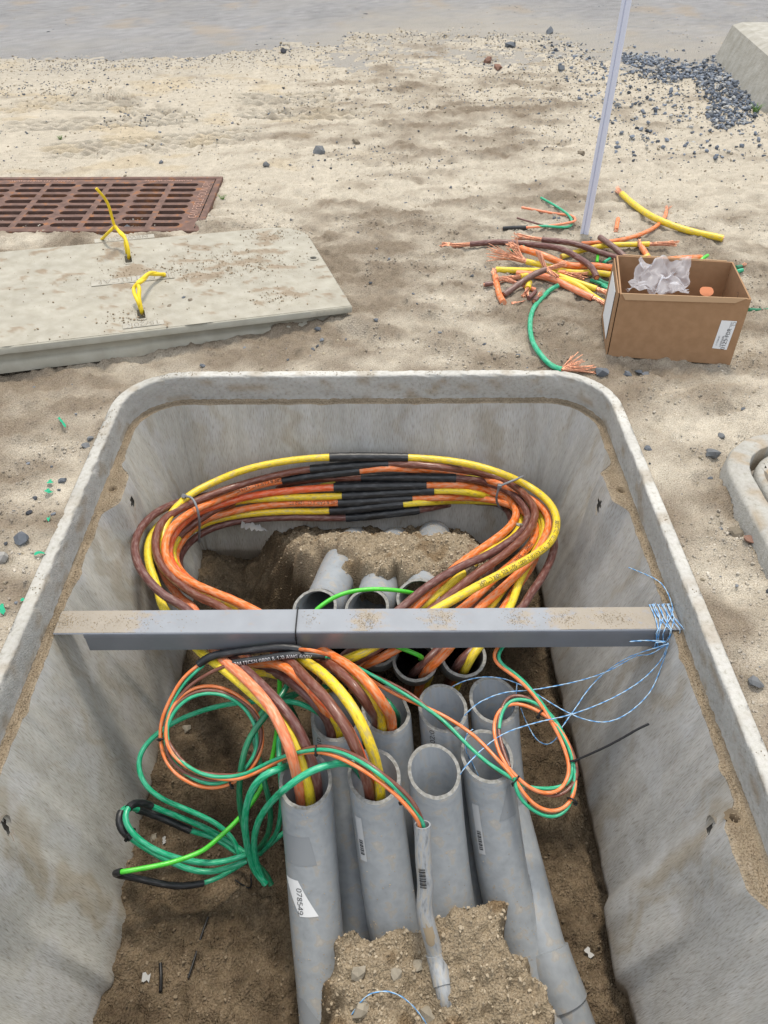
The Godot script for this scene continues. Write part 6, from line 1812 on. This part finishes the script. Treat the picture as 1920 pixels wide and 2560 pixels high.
func build_second_vault() -> void:
	var t := thing("small_vault", "second concrete vault at the right edge with its sandy cover in place", "vault", v(1.445, 0, -1.0))
	ring_build(1.445, 0.54, -1.70, -0.30, 0.19, 0.02)
	var prof := [[-0.012, -0.1], [-0.006, -0.02], [0.0, 0.03], [0.006, 0.042], [0.03, 0.044], [0.052, 0.043], [0.056, 0.04], [0.058, -0.03]]
	var no := func(_p: Vector3) -> bool: return false
	var col := func(j: int, k: int, p: Vector3) -> Color:
		var c := Color(0.38, 0.37, 0.34) * (1.0 + 0.15 * n_low.get_noise_2d(p.x * 8.0, p.z * 8.0))
		return c.lerp(Color(0.34, 0.27, 0.19), 0.7 * smoothstep(0.1, 0.4, n_fine.get_noise_2d(p.x * 14.0, p.z * 14.0)) if k > 2 else 0.0)
	var b := band(func(j: int, k: int) -> Array:
		var p: Vector3 = ring_p[j]
		return [prof[k][0] + 0.002 * n_fine.get_noise_2d(p.x * 20.0 + k, p.z * 20.0), prof[k][1] + 0.002 * n_fine.get_noise_2d(p.x * 25.0, p.z * 25.0 + k)], prof.size(), col, no)
	part("rim", b, M.concrete, t)
	t = thing("small_vault_cover", "concrete cover set in the second vault, strewn with brown sand", "vault cover", v(1.445, 0.03, -1.0))
	ring_build(1.445, 0.47, -1.632, -0.368, 0.13, 0.02)
	var pr := [[0.0, -0.03], [0.0, 0.012], [0.003, 0.027], [0.011, 0.034], [0.02, 0.036]]
	b = band(func(j: int, k: int) -> Array: return [pr[k][0], pr[k][1]], pr.size(), col, no)
	part("edge", b, M.concrete, t)
	var sh := sheet(steps([[0.99, 1.9, 0.012]]), steps([[-0.39, -1.612, 0.012]]), func(x: float, z: float) -> float:
		return 0.0358 + 0.006 * smoothstep(0.0, 0.5, n_mid.get_noise_2d(x * 5.0, z * 5.0) + 0.4 * n_fine.get_noise_2d(x * 30.0, z * 30.0)),
		func(x: float, z: float, h: float) -> Color: return Color(0.4, 0.39, 0.36).lerp(Color(0.33, 0.26, 0.18), smoothstep(0.0362, 0.0385, h)),
		func(x: float, z: float) -> bool:
			var qx := absf(x - 1.445) - (0.452 - 0.11)
			var qz := absf(z + 1.0) - (0.614 - 0.11)
			return Vector2(maxf(qx, 0), maxf(qz, 0)).length() > 0.107)
	part("top", sh, M.concrete, t)

func build_litter() -> void:
	rng.seed = 5
	var shapes := [rock(1), rock(2), rock(3), rock(4, true, Vector3(1, 0.45, 0.7)), rock(5, true, Vector3(1, 0.5, 0.6))]
	var lumps := [rock(6, true, Vector3(1, 0.7, 0.8), 0.5), rock(7, true, Vector3(1, 0.6, 0.75), 0.5), rock(8, true, Vector3(0.9, 0.65, 1), 0.6)]
	# stones that stand out
	var blue := Color(0.125, 0.135, 0.15)
	var g := "single dark stones on the sand"
	var k := 0
	for q in [[[v(-.855, 0, -1.327)][0], 0.05, "largest dark stone, left of the vault beside a green shaving"], [[v(-.821, 0, -1.728)][0], 0.028, "grey stone just outside the left rim of the vault"], [[v(-.817, 0, -1.755)][0], 0.018, "small stone touching the grey one outside the left rim"], [[v(-.886, 0, -1.266)][0], 0.045, "pale flat stone cut by the left picture edge"],
		[[v(-.881, 0, -1.437)][0], 0.018, "small black stone above the largest dark one"], [[v(-.836, 0, -1.564)][0], 0.022, "small flat stone right of two green scraps"], [[v(.915, 0, -1.662)][0], 0.04, "blue grey stone left of the second vault"], [[v(.971, 0, -1.747)][0], 0.025, "small flat stone above the blue grey one"], [[v(.88, .01, -1.36)][0], 0.04, "upright brown grey stone below the second vault's rim"], [[v(.898, 0, -1.327)][0], 0.032, "low reddish stone near the second vault's rim"],
		[[v(.751, 0, -1.699)][0], 0.026, "stone touching the right rim of the vault"], [[v(.835, 0, -2.108)][0], 0.028, "chipped stone below the cardboard box, left of a pair"], [[v(.846, 0, -2.082)][0], 0.03, "chipped stone below the cardboard box, right of a pair"], [[v(.783, 0, -2.069)][0], 0.028, "flat stone right of the green wire's copper end"], [[v(.706, 0, -2.085)][0], 0.05, "long flat stone beside the green wire's copper end"], [[v(.762, 0, -.916)][0], 0.034, "grey pebble right of the vault near the beam's end"],
		[[v(-.3, 0, -4.246)][0], 0.07, "big grey stone in the middle of the far sand"], [[v(-.554, 0, -4.02)][0], 0.045, "dark stone left of the big grey one"], [[v(-.109, 0, -4.41)][0], 0.05, "brownish stone right of the big grey one"], [[v(-1.094, 0, -4.083)][0], 0.03, "small dark stone above the grate"], [[v(-1.071, 0, -3.263)][0], 0.042, "round blue stone on the near edge of the grate"], [[v(-.683, 0, -6.48)][0], 0.06, "black stone at the road's edge"],
		[[v(-2.68, 0, -7.295)][0], 0.06, "black stone on the road at the left"], [[v(-1.394, 0, -7.003)][0], 0.05, "black stone in the middle of the road"], [[v(-.101, 0, -8.022)][0], 0.07, "black stone high on the road near the middle"], [[v(.799, 0, -6.194)][0], 0.075, "reddish stone in the sand left of the post"], [[v(.84, 0, -6.012)][0], 0.06, "grey stone below the reddish one"], [[v(1.402, 0, -7.195)][0], 0.08, "blue stone at the road edge left of the post"],
		[[v(1.016, 0, -6.679)][0], 0.08, "flat blue stone left of the post"], [[v(1.273, 0, -5.956)][0], 0.06, "pointed stone close to the left of the post"], [[v(1.455, 0, -5.077)][0], 0.05, "grey stone close to the right of the post"], [[v(1.063, 0, -4.208)][0], 0.045, "tan stone in the sand beside the post"], [[v(.793, 0, -3.341)][0], 0.022, "dark pebble inside the bow of thin wires"], [[v(.775, 0, -3.354)][0], 0.02, "darker pebble inside the bow of thin wires"],
		[[v(-.667, .065, -2.456)][0], 0.02, "stone lying on the cover, left of two"], [[v(-.645, .062, -2.436)][0], 0.026, "flat brown stone lying on the cover, right of two"], [[v(-.957, .075, -2.296)][0], 0.016, "tiny dark stone on the left of the cover"], [[v(-.702, .065, -2.394)][0], 0.028, "crumb of brown soil on the cover"], [[v(-.205, .02, -2.348)][0], 0.022, "dark stone against the near right side of the cover"], [[v(-.216, .01, -2.251)][0], 0.022, "dark stone in the heap below the cover's right end"], [[v(-.006, 0, -2.408)][0], 0.018, "small round stone right of the cover"], [[v(-.56, 0, -2.133)][0], 0.02, "small dark stone between the cover and the vault"]]:
		var b: Buf = rock(20 + k, true, Vector3(1, 0.62, 0.8), 0.4)
		var p: Vector3 = q[0]
		var y: float = p.y if p.y > 0.03 else gh(p.x, p.z)
		var bs := Basis.from_euler(v(0.3 * sin(k * 1.3), k * 1.9, 0.3 * cos(k * 2.1))).scaled(Vector3.ONE * q[1])
		for j in b.v.size():
			b.v[j] = bs * b.v[j] + v(p.x, y + q[1] * 0.14, p.z)
			b.n[j] = (bs * b.n[j]).normalized()
		var c := blue
		if q[2].contains("red"):
			c = Color(0.22, 0.13, 0.1)
		elif q[2].contains("brown") or q[2].contains("tan"):
			c = Color(0.2, 0.17, 0.13)
		elif q[2].contains("pale"):
			c = Color(0.3, 0.29, 0.27)
		elif q[2].contains("grey"):
			c = Color(0.15, 0.155, 0.16)
		elif q[2].contains("black"):
			c = Color(0.05, 0.053, 0.06)
		for j in b.c.size():
			b.c[j] = c * rng.randf_range(0.85, 1.1)
		solo("stone", b, M.clod, q[2], "stone", g)
		k += 1
	# stones half sunk in the heap inside the vault
	k = 0
	for q in [[[v(-.046, -.43, -.519)][0], 0.034, "flat grey stone on the dry soil heap above the string"], [[v(.029, -.42, -.515)][0], 0.024, "small grey stone on the heap left of the thin conduit"], [[v(.075, -.41, -.539)][0], 0.03, "square stone touching the thin conduit's collar"], [[v(.091, -.44, -.459)][0], 0.042, "tan pointed stone at the foot of the thin conduit"], [[v(-.039, -.44, -.456)][0], 0.036, "brown stone inside the string's arch"], [[v(.416, -.28, -1.664)][0], 0.02, "pale stone chip lying on the yellow cable at the right bend"], [[v(-.577, -.6, -.89)][0], 0.03, "pale stone on the soil against the left wall"], [[v(-.559, -.62, -1.221)][0], 0.03, "dry leaf shaped chip on the soil inside the left coil"]]:
		var b: Buf = rock(70 + k, true, Vector3(1, 0.6, 0.8), 0.4)
		var p: Vector3 = q[0]
		var y: float = floor_h(p.x, p.z) + q[1] * 0.12
		if k == 5:
			y = p.y + 0.014
		var bs := Basis.from_euler(v(0.3, k * 1.9, 0.2)).scaled(Vector3.ONE * q[1])
		for j in b.v.size():
			b.v[j] = bs * b.v[j] + v(p.x, y, p.z)
			b.n[j] = (bs * b.n[j]).normalized()
			b.c[j] = Color(0.27, 0.24, 0.19) * rng.randf_range(0.85, 1.1)
		solo("stone", b, M.clod, q[2], "stone", "stones in the vault")
		k += 1
	# shavings and scraps
	k = 0
	for q in [[[v(-.935, .006, -1.855), v(-.914, .01, -1.828), v(-.903, .006, -1.814)], 0.006, "thin green shaving of insulation furthest from the camera, left of the vault"], [[v(-.869, .005, -1.554), v(-.858, .012, -1.55), v(-.855, .005, -1.554)], 0.014, "curled green scrap, upper of two close together"], [[v(-.866, .005, -1.526), v(-.853, .012, -1.514), v(-.85, .005, -1.522)], 0.012, "curled green scrap, lower of two close together"], [[v(-.818, .005, -1.406), v(-.814, .006, -1.396), v(-.813, .005, -1.391)], 0.008, "small pale green scrap above the largest stone"], [[v(-.814, .006, -1.28), v(-.799, .012, -1.284), v(-.788, .006, -1.297)], 0.009, "long green shaving beside the largest stone"], [[v(-.803, .005, -1.145), v(-.797, .006, -1.146), v(-.795, .005, -1.145)], 0.008, "tiny green scrap outside the vault near the beam"], [[v(-.842, .005, -1.132), v(-.833, .008, -1.119), v(-.83, .005, -1.11)], 0.01, "green scrap cut by the left picture edge"]]:
		var b := Buf.new()
		var p := smooth(up_on(q[0]), 0.004)
		for j in p.size():
			var tg := tangent(p, j)
			var s: Vector3 = tg.cross(Vector3.UP).normalized() * q[1] * (0.5 + 0.1 * sin(j * 1.3)) * (1.0 if j > 0 and j < p.size() - 1 else 0.4)
			b.vert(p[j] + s + v(0, 0.002, 0), Vector3.UP)
			b.vert(p[j] + v(0, -0.0012, 0), Vector3.UP)
			b.vert(p[j] - s + v(0, 0.003, 0), Vector3.UP)
		for j in p.size() - 1:
			b.quad(j * 3, j * 3 + 1, j * 3 + 4, j * 3 + 3)
			b.quad(j * 3 + 1, j * 3 + 2, j * 3 + 5, j * 3 + 4)
		solo("insulation_scrap", b, M.chip_green, q[2], "scrap", "green scraps of insulation on the sand")
		k += 1
	for q in [[[v(.265, -.46, -1.812), v(.292, -.46, -1.805), v(.32, -.47, -1.768)], 0.016, "clear torn plastic scrap on the soil under the right bend"], [[v(.479, -.6, -.64), v(.491, -.6, -.622)], 0.012, "small clear plastic scrap in the right trench"], [[v(-.457, -.444, -1.86), v(-.398, -.458, -1.86), v(-.383, -.474, -1.87)], 0.03, "white scrap behind the lowest cables at the back wall"], [[v(-.555, -.6, -.899), v(-.545, -.6, -.873)], 0.008, "thin clear plastic strip by the left wall"], [[v(-.532, -.6, -.572), v(-.516, -.6, -.572)], 0.016, "grey plastic scrap on the soil near the left wall"]]:
		var b := Buf.new()
		var pts: Array = q[0] if q[2].begins_with("white") else soil_path(q[0], 0.008)
		var p := smooth(pts, 0.006)
		for j in p.size():
			var s: Vector3 = tangent(p, j).cross(Vector3.UP).normalized() * q[1] * (0.5 + 0.2 * sin(j * 2.3))
			b.vert(p[j] + s + v(0, 0.003 * sin(j * 1.7), 0), Vector3.UP)
			b.vert(p[j] - s + v(0, 0.004 * cos(j * 1.1), 0), Vector3.UP)
		for j in p.size() - 1:
			b.quad(j * 2, j * 2 + 1, j * 2 + 3, j * 2 + 2)
		solo("plastic_scrap", b, M.litter, q[2], "scrap", "plastic scraps in the vault")
	# blue gravel by the pad
	var spots: Array = []
	var poly := PackedVector2Array()
	for q in [v(1.748, 0, -6.385), v(2.041, 0, -6.531), v(2.295, 0, -6.344), v(2.497, 0, -6.342), v(2.422, 0, -5.744), v(2.381, 0, -5.181), v(2.165, 0, -4.749), v(1.915, 0, -4.598), v(1.916, 0, -4.842), v(2.068, 0, -5.184), v(2.112, 0, -5.746), v(1.877, 0, -5.628), v(1.803, 0, -5.938)]:
		poly.append(Vector2(q.x, q.z))
	var lo := poly[0]
	var hi := poly[0]
	for q in poly:
		lo = lo.min(q)
		hi = hi.max(q)
	while spots.size() < 4200:
		var p := Vector2(rng.randf_range(lo.x - 0.5, hi.x + 0.3), rng.randf_range(lo.y - 0.5, hi.y + 0.5))
		var ins := Geometry2D.is_point_in_polygon(p, poly)
		if not ins and rng.randf() > 0.06:
			continue
		var s := 0.008 + 0.024 * pow(rng.randf(), 1.6)
		var c := Color(0.12, 0.135, 0.16) * rng.randf_range(0.5, 1.9)
		if rng.randf() < 0.14:
			c = Color(0.36, 0.36, 0.35)
		spots.append([v(p.x, gh(p.x, p.y) + s * rng.randf_range(0.1, 0.5), p.y), s, c])
	clods("gravel", "blue grey crushed stone in a band beside the concrete pad", M.clod, shapes, spots)
	# scattered chips all over the sand
	spots = []
	while spots.size() < 27000:
		var z := -rng.randf() * 8.6 + 0.1
		var x := rng.randf_range(-1.0, 1.0) * (1.3 + 0.34 * -z)
		var w: float = n_low.get_noise_2d(x * 1.5, z * 1.5)
		var dense := (0.1 + 0.3 * dryness(x, z)) * lerpf(0.35, 1.0, smoothstep(-2.6, -3.8, z)) * lerpf(1.0, 0.3, smoothstep(-0.2, -1.0, x) * smoothstep(-3.6, -4.2, z)) + 0.5 * smoothstep(0.1, 0.5, w) + 0.9 * bump(x, z, -2.15, -5.5, 0.55, 0.16) + 0.7 * smoothstep(0.4, 0.0, absf(z - road_edge(x) - 0.1)) + 0.35 * smoothstep(0.3, 1.0, x) * smoothstep(-4.0, -5.0, z)
		if rng.randf() > dense or vault_depth(x, z) > -0.01 or near_vault_depth(x, z) > 0.0 or in_grate(x, z) or (z > -3.2 and z < -2.0 and x < -0.05 and x > -1.7 and z < -2.35 + 0.31 * (-0.09 - x)):
			continue
		var s := 0.0028 + 0.014 * pow(rng.randf(), 8.0) + 0.007 * smoothstep(-3.0, -6.0, z)
		var c := blue * rng.randf_range(0.5, 1.5)
		var u := rng.randf()
		if u < 0.55:
			c = Color(0.4, 0.34, 0.25) * rng.randf_range(0.5, 1.0)
		elif u < 0.5:
			c = Color(0.4, 0.27, 0.13)
		spots.append([v(x, maxf(gh(x, z), -0.02) + s * 0.02, z), s, c])
	clods("stone_chips", "small chips of stone scattered over the sand", M.clod, shapes, spots)
	# crumbs of sand near the camera
	spots = []
	while spots.size() < 26000:
		var z := -rng.randf() * 3.4
		var x := rng.randf_range(-1.0, 1.0) * (0.9 + 0.36 * -z)
		if vault_depth(x, z) > -0.004 or near_vault_depth(x, z) > 0.0 or (x < -0.05 and z < -2.2 + 0.31 * (-0.09 - x) and z > -3.2):
			continue
		if rng.randf() > 0.35 + n_mid.get_noise_2d(x * 3.0, z * 3.0) * 1.2:
			continue
		var h := gh(x, z)
		var s := 0.0018 + 0.008 * pow(rng.randf(), 6.0)
		spots.append([v(x, h + s * 0.1, z), s, ground_color(x, z, h) * rng.randf_range(0.75, 1.1)])
	clods("sand_crumbs", "crumbs of damp sand lying on the ground", M.clod, lumps, spots)
	# crumbs in the pit and on the heap
	spots = []
	while spots.size() < 30000:
		var x := rng.randf_range(-0.68, 0.62)
		var z := rng.randf_range(-2.0, -0.2)
		var h := floor_h(x, z)
		if rng.randf() > 0.3 + 0.9 * smoothstep(-0.56, -0.46, h) + 0.7 * n_mid.get_noise_2d(x * 7.0, z * 7.0):
			continue
		var s := 0.0016 + 0.008 * pow(rng.randf(), 8.0)
		spots.append([v(x, h + s * 0.15, z), s, floor_color(x, z, h) * rng.randf_range(0.75, 1.08)])
	clods("soil_crumbs", "crumbs of soil on the floor of the vault and its heap", M.clod, lumps, spots)
	# soil clinging to the conduits, thicker towards the heap
	spots = []
	while spots.size() < 3800:
		var q: Array = dusty[rng.randi() % dusty.size()]
		var p: PackedVector3Array = q[0]
		var j := rng.randi_range(4, p.size() - 3)
		var t := tangent(p, j)
		var a := rng.randf_range(-1.3, 1.3)
		var nn := (v(0, 0.85, 0.5) - t * v(0, 0.85, 0.5).dot(t)).normalized()
		var d := nn * cos(a) + nn.cross(t) * sin(a)
		var w: float = n_mid.get_noise_2d(p[0].x * 40.0 + a * 1.6, j * 0.14)
		if rng.randf() > 0.04 + 0.9 * smoothstep(0.15, 0.5, w) * smoothstep(0.0, 30.0, j - 8) + 0.25 * smoothstep(26.0, 42.0, j):
			continue
		var s := rng.randf_range(0.0008, 0.0026)
		spots.append([p[j] + d * (q[1] + s * 0.1) + t * rng.randf_range(-0.006, 0.006), s, Color(0.33, 0.27, 0.19) * rng.randf_range(0.7, 1.15)])
	clods("conduit_dirt", "crumbs of soil clinging to the conduits", M.clod, lumps, spots)
	spots = []
	while spots.size() < 2600:   # crumbs on the big cover
		var x := rng.randf() * 1.4
		var y := rng.randf() * 0.72
		var w := bump(x, y, 0.33, 0.42, 0.2, 0.12) + bump(x, y, 0.7, 0.42, 0.15, 0.06) + bump(x, y, 0.23, 0.12, 0.08, 0.05) + bump(x, y, 0.12, 0.66, 0.1, 0.05) + bump(x, y, 0.73, 0.1, 0.06, 0.05) + 0.03
		if rng.randf() > w * (0.5 + n_fine.get_noise_2d(x * 20.0, y * 20.0)):
			continue
		var s := 0.0014 + 0.006 * pow(rng.randf(), 5.0)
		var ex := v(-1.068, 0.038, 0.334).normalized()
		var ey := v(-0.2986, 0.0, -0.954)
		spots.append([v(-0.09, 0.0545, -2.426) + ex * x + ey * y, s, Color(0.27, 0.21, 0.145) * rng.randf_range(0.75, 1.2)])
	clods("cover_dirt", "crumbs of brown soil lying on the big cover", M.clod, lumps, spots)
	# sand grains lying on the beam and the vault's ledge
	spots = []
	var patches := [[-0.62, 0.16, 1.0], [-0.73, 0.05, 1.5], [-0.03, 0.035, 1.2], [0.14, 0.045, 0.5], [0.32, 0.035, 0.4], [0.43, 0.05, 0.7], [0.54, 0.07, 1.2], [-0.16, 0.02, 0.15]]
	while spots.size() < 1800:
		var q: Array = patches[rng.randi() % patches.size()]
		if rng.randf() > q[2]:
			continue
		var x: float = q[0] + rng.randfn() * q[1] * 0.5
		var z := -1.148 + rng.randfn() * 0.016
		if z < -1.182 or z > -1.115 or x < -0.77 or x > 0.69:
			continue
		var s := rng.randf_range(0.0008, 0.0022)
		spots.append([v(x, -0.0815 + s * 0.2 + 0.002 * bump(x, z, q[0], -1.148, q[1] * 0.5, 0.02), z), s, Color(0.36, 0.285, 0.19) * rng.randf_range(0.7, 1.2)])
	clods("beam_sand", "sand spilled on top of the beam", M.clod, lumps, spots)
	spots = []
	ring_build(CX, HX, ZF, ZN, RC, 0.009)
	while spots.size() < 3500:
		var j := rng.randi() % ring_p.size()
		var p: Vector3 = ring_p[j]
		if p.z > -0.25:
			continue
		var top := rng.randf() < 0.3
		var d := rng.randf_range(0.004, 0.028) if top else rng.randf_range(0.034, lip(j) - 0.003)
		if top and n_mid.get_noise_2d(p.x * 6.0, p.z * 6.0) < 0.3:
			continue
		var q: Vector3 = p + ring_n[j] * d + ring_n[j].cross(Vector3.UP) * rng.randf_range(-0.006, 0.006)
		var s := rng.randf_range(0.001, 0.0036)
		spots.append([v(q.x, (0.001 if top else -0.0885) + s * 0.2, q.z), s, Color(0.25, 0.2, 0.14) * rng.randf_range(0.7, 1.25)])
	clods("ledge_sand", "sand grains lying on the ledge and rim of the vault", M.clod, lumps, spots)
	# weeds
	for q in [[[v(2.24, 0, -4.934)][0], "small green weed in the gravel by the concrete pad"], [[v(-.711, 0, -3.587)][0], "tiny green weed at the right end of the grate"], [[v(-1.726, 0, -4.485)][0], "tiny weed in the pale sand above the grate"]]:
		var b := Buf.new()
		var p: Vector3 = q[0]
		p.y = gh(p.x, p.z)
		var w := 1.0 if q[1].begins_with("small") else 0.5
		for j in 14:
			var a := j * 2.4
			var d := v(cos(a), 0, sin(a))
			var l := 0.05 * w * rng.randf_range(0.5, 1.1)
			var s := d.cross(Vector3.UP) * 0.004 * w
			var o := p + d * 0.01 * w
			b.face([o - s, o + s, o + s * 0.7 + d * l * 0.4 + v(0, l * 0.7, 0), o - s * 0.7 + d * l * 0.4 + v(0, l * 0.7, 0)])
			b.face([o - s * 0.7 + d * l * 0.4 + v(0, l * 0.7, 0), o + s * 0.7 + d * l * 0.4 + v(0, l * 0.7, 0), o + d * l * 0.9 + v(0, l * 0.9, 0)])
		solo("weed", b, M.grass, q[1], "weed", "weeds in the sand")

func _ready() -> void:
	var cam := Camera3D.new()
	cam.name = "camera"
	cam.position = v(0, 1.3, 0)
	cam.rotation = v(-deg_to_rad(42.27), -deg_to_rad(0.51), 0)
	cam.fov = 67.38
	cam.near = 0.05
	cam.far = 300.0
	add_child(cam)
	cam.current = true
	var env := Environment.new()
	env.background_mode = Environment.BG_SKY
	var sky := ProceduralSkyMaterial.new()
	sky.sky_top_color = Color(0.90, 0.92, 0.95)
	sky.sky_horizon_color = Color(0.60, 0.62, 0.645)
	sky.sky_curve = 0.35
	sky.ground_bottom_color = Color(0.45, 0.42, 0.38)
	sky.ground_horizon_color = Color(0.7, 0.69, 0.67)
	sky.sun_angle_max = 0.0
	sky.sky_energy_multiplier = 1.0
	env.sky = Sky.new()
	env.sky.sky_material = sky
	env.tonemap_mode = Environment.TONE_MAPPER_LINEAR
	env.tonemap_exposure = 1.88
	env.sdfgi_enabled = true
	env.ssao_enabled = true
	env.ssil_enabled = true
	var we := WorldEnvironment.new()
	we.name = "world"
	we.environment = env
	add_child(we)
	var sun := DirectionalLight3D.new()
	sun.name = "sun"
	sun.light_color = Color(1.0, 0.96, 0.9)
	sun.light_energy = 0.5
	sun.light_angular_distance = 10.0
	sun.shadow_enabled = true
	add_child(sun)
	sun.look_at_from_position(v(0.12, 2.0, -0.75), Vector3.ZERO)
	materials()
	mat("old_paper", lin(0.42, 0.43, 0.44), 0.6)
	mat("rust_light", lin(0.36, 0.22, 0.17), 0.8)
	mat("painted_shadow", lin(0.16, 0.135, 0.1), 0.9)  # tone of the shadow painted beside the cover's letters
	build_ground()
	build_vault()
	build_floor()
	build_conduits()
	build_beam()
	build_cables()
	build_wires()
	build_string()
	build_cover()
	build_grate()
	build_second_vault()
	build_pad()
	build_post()
	build_box()
	build_pile()
	build_litter()
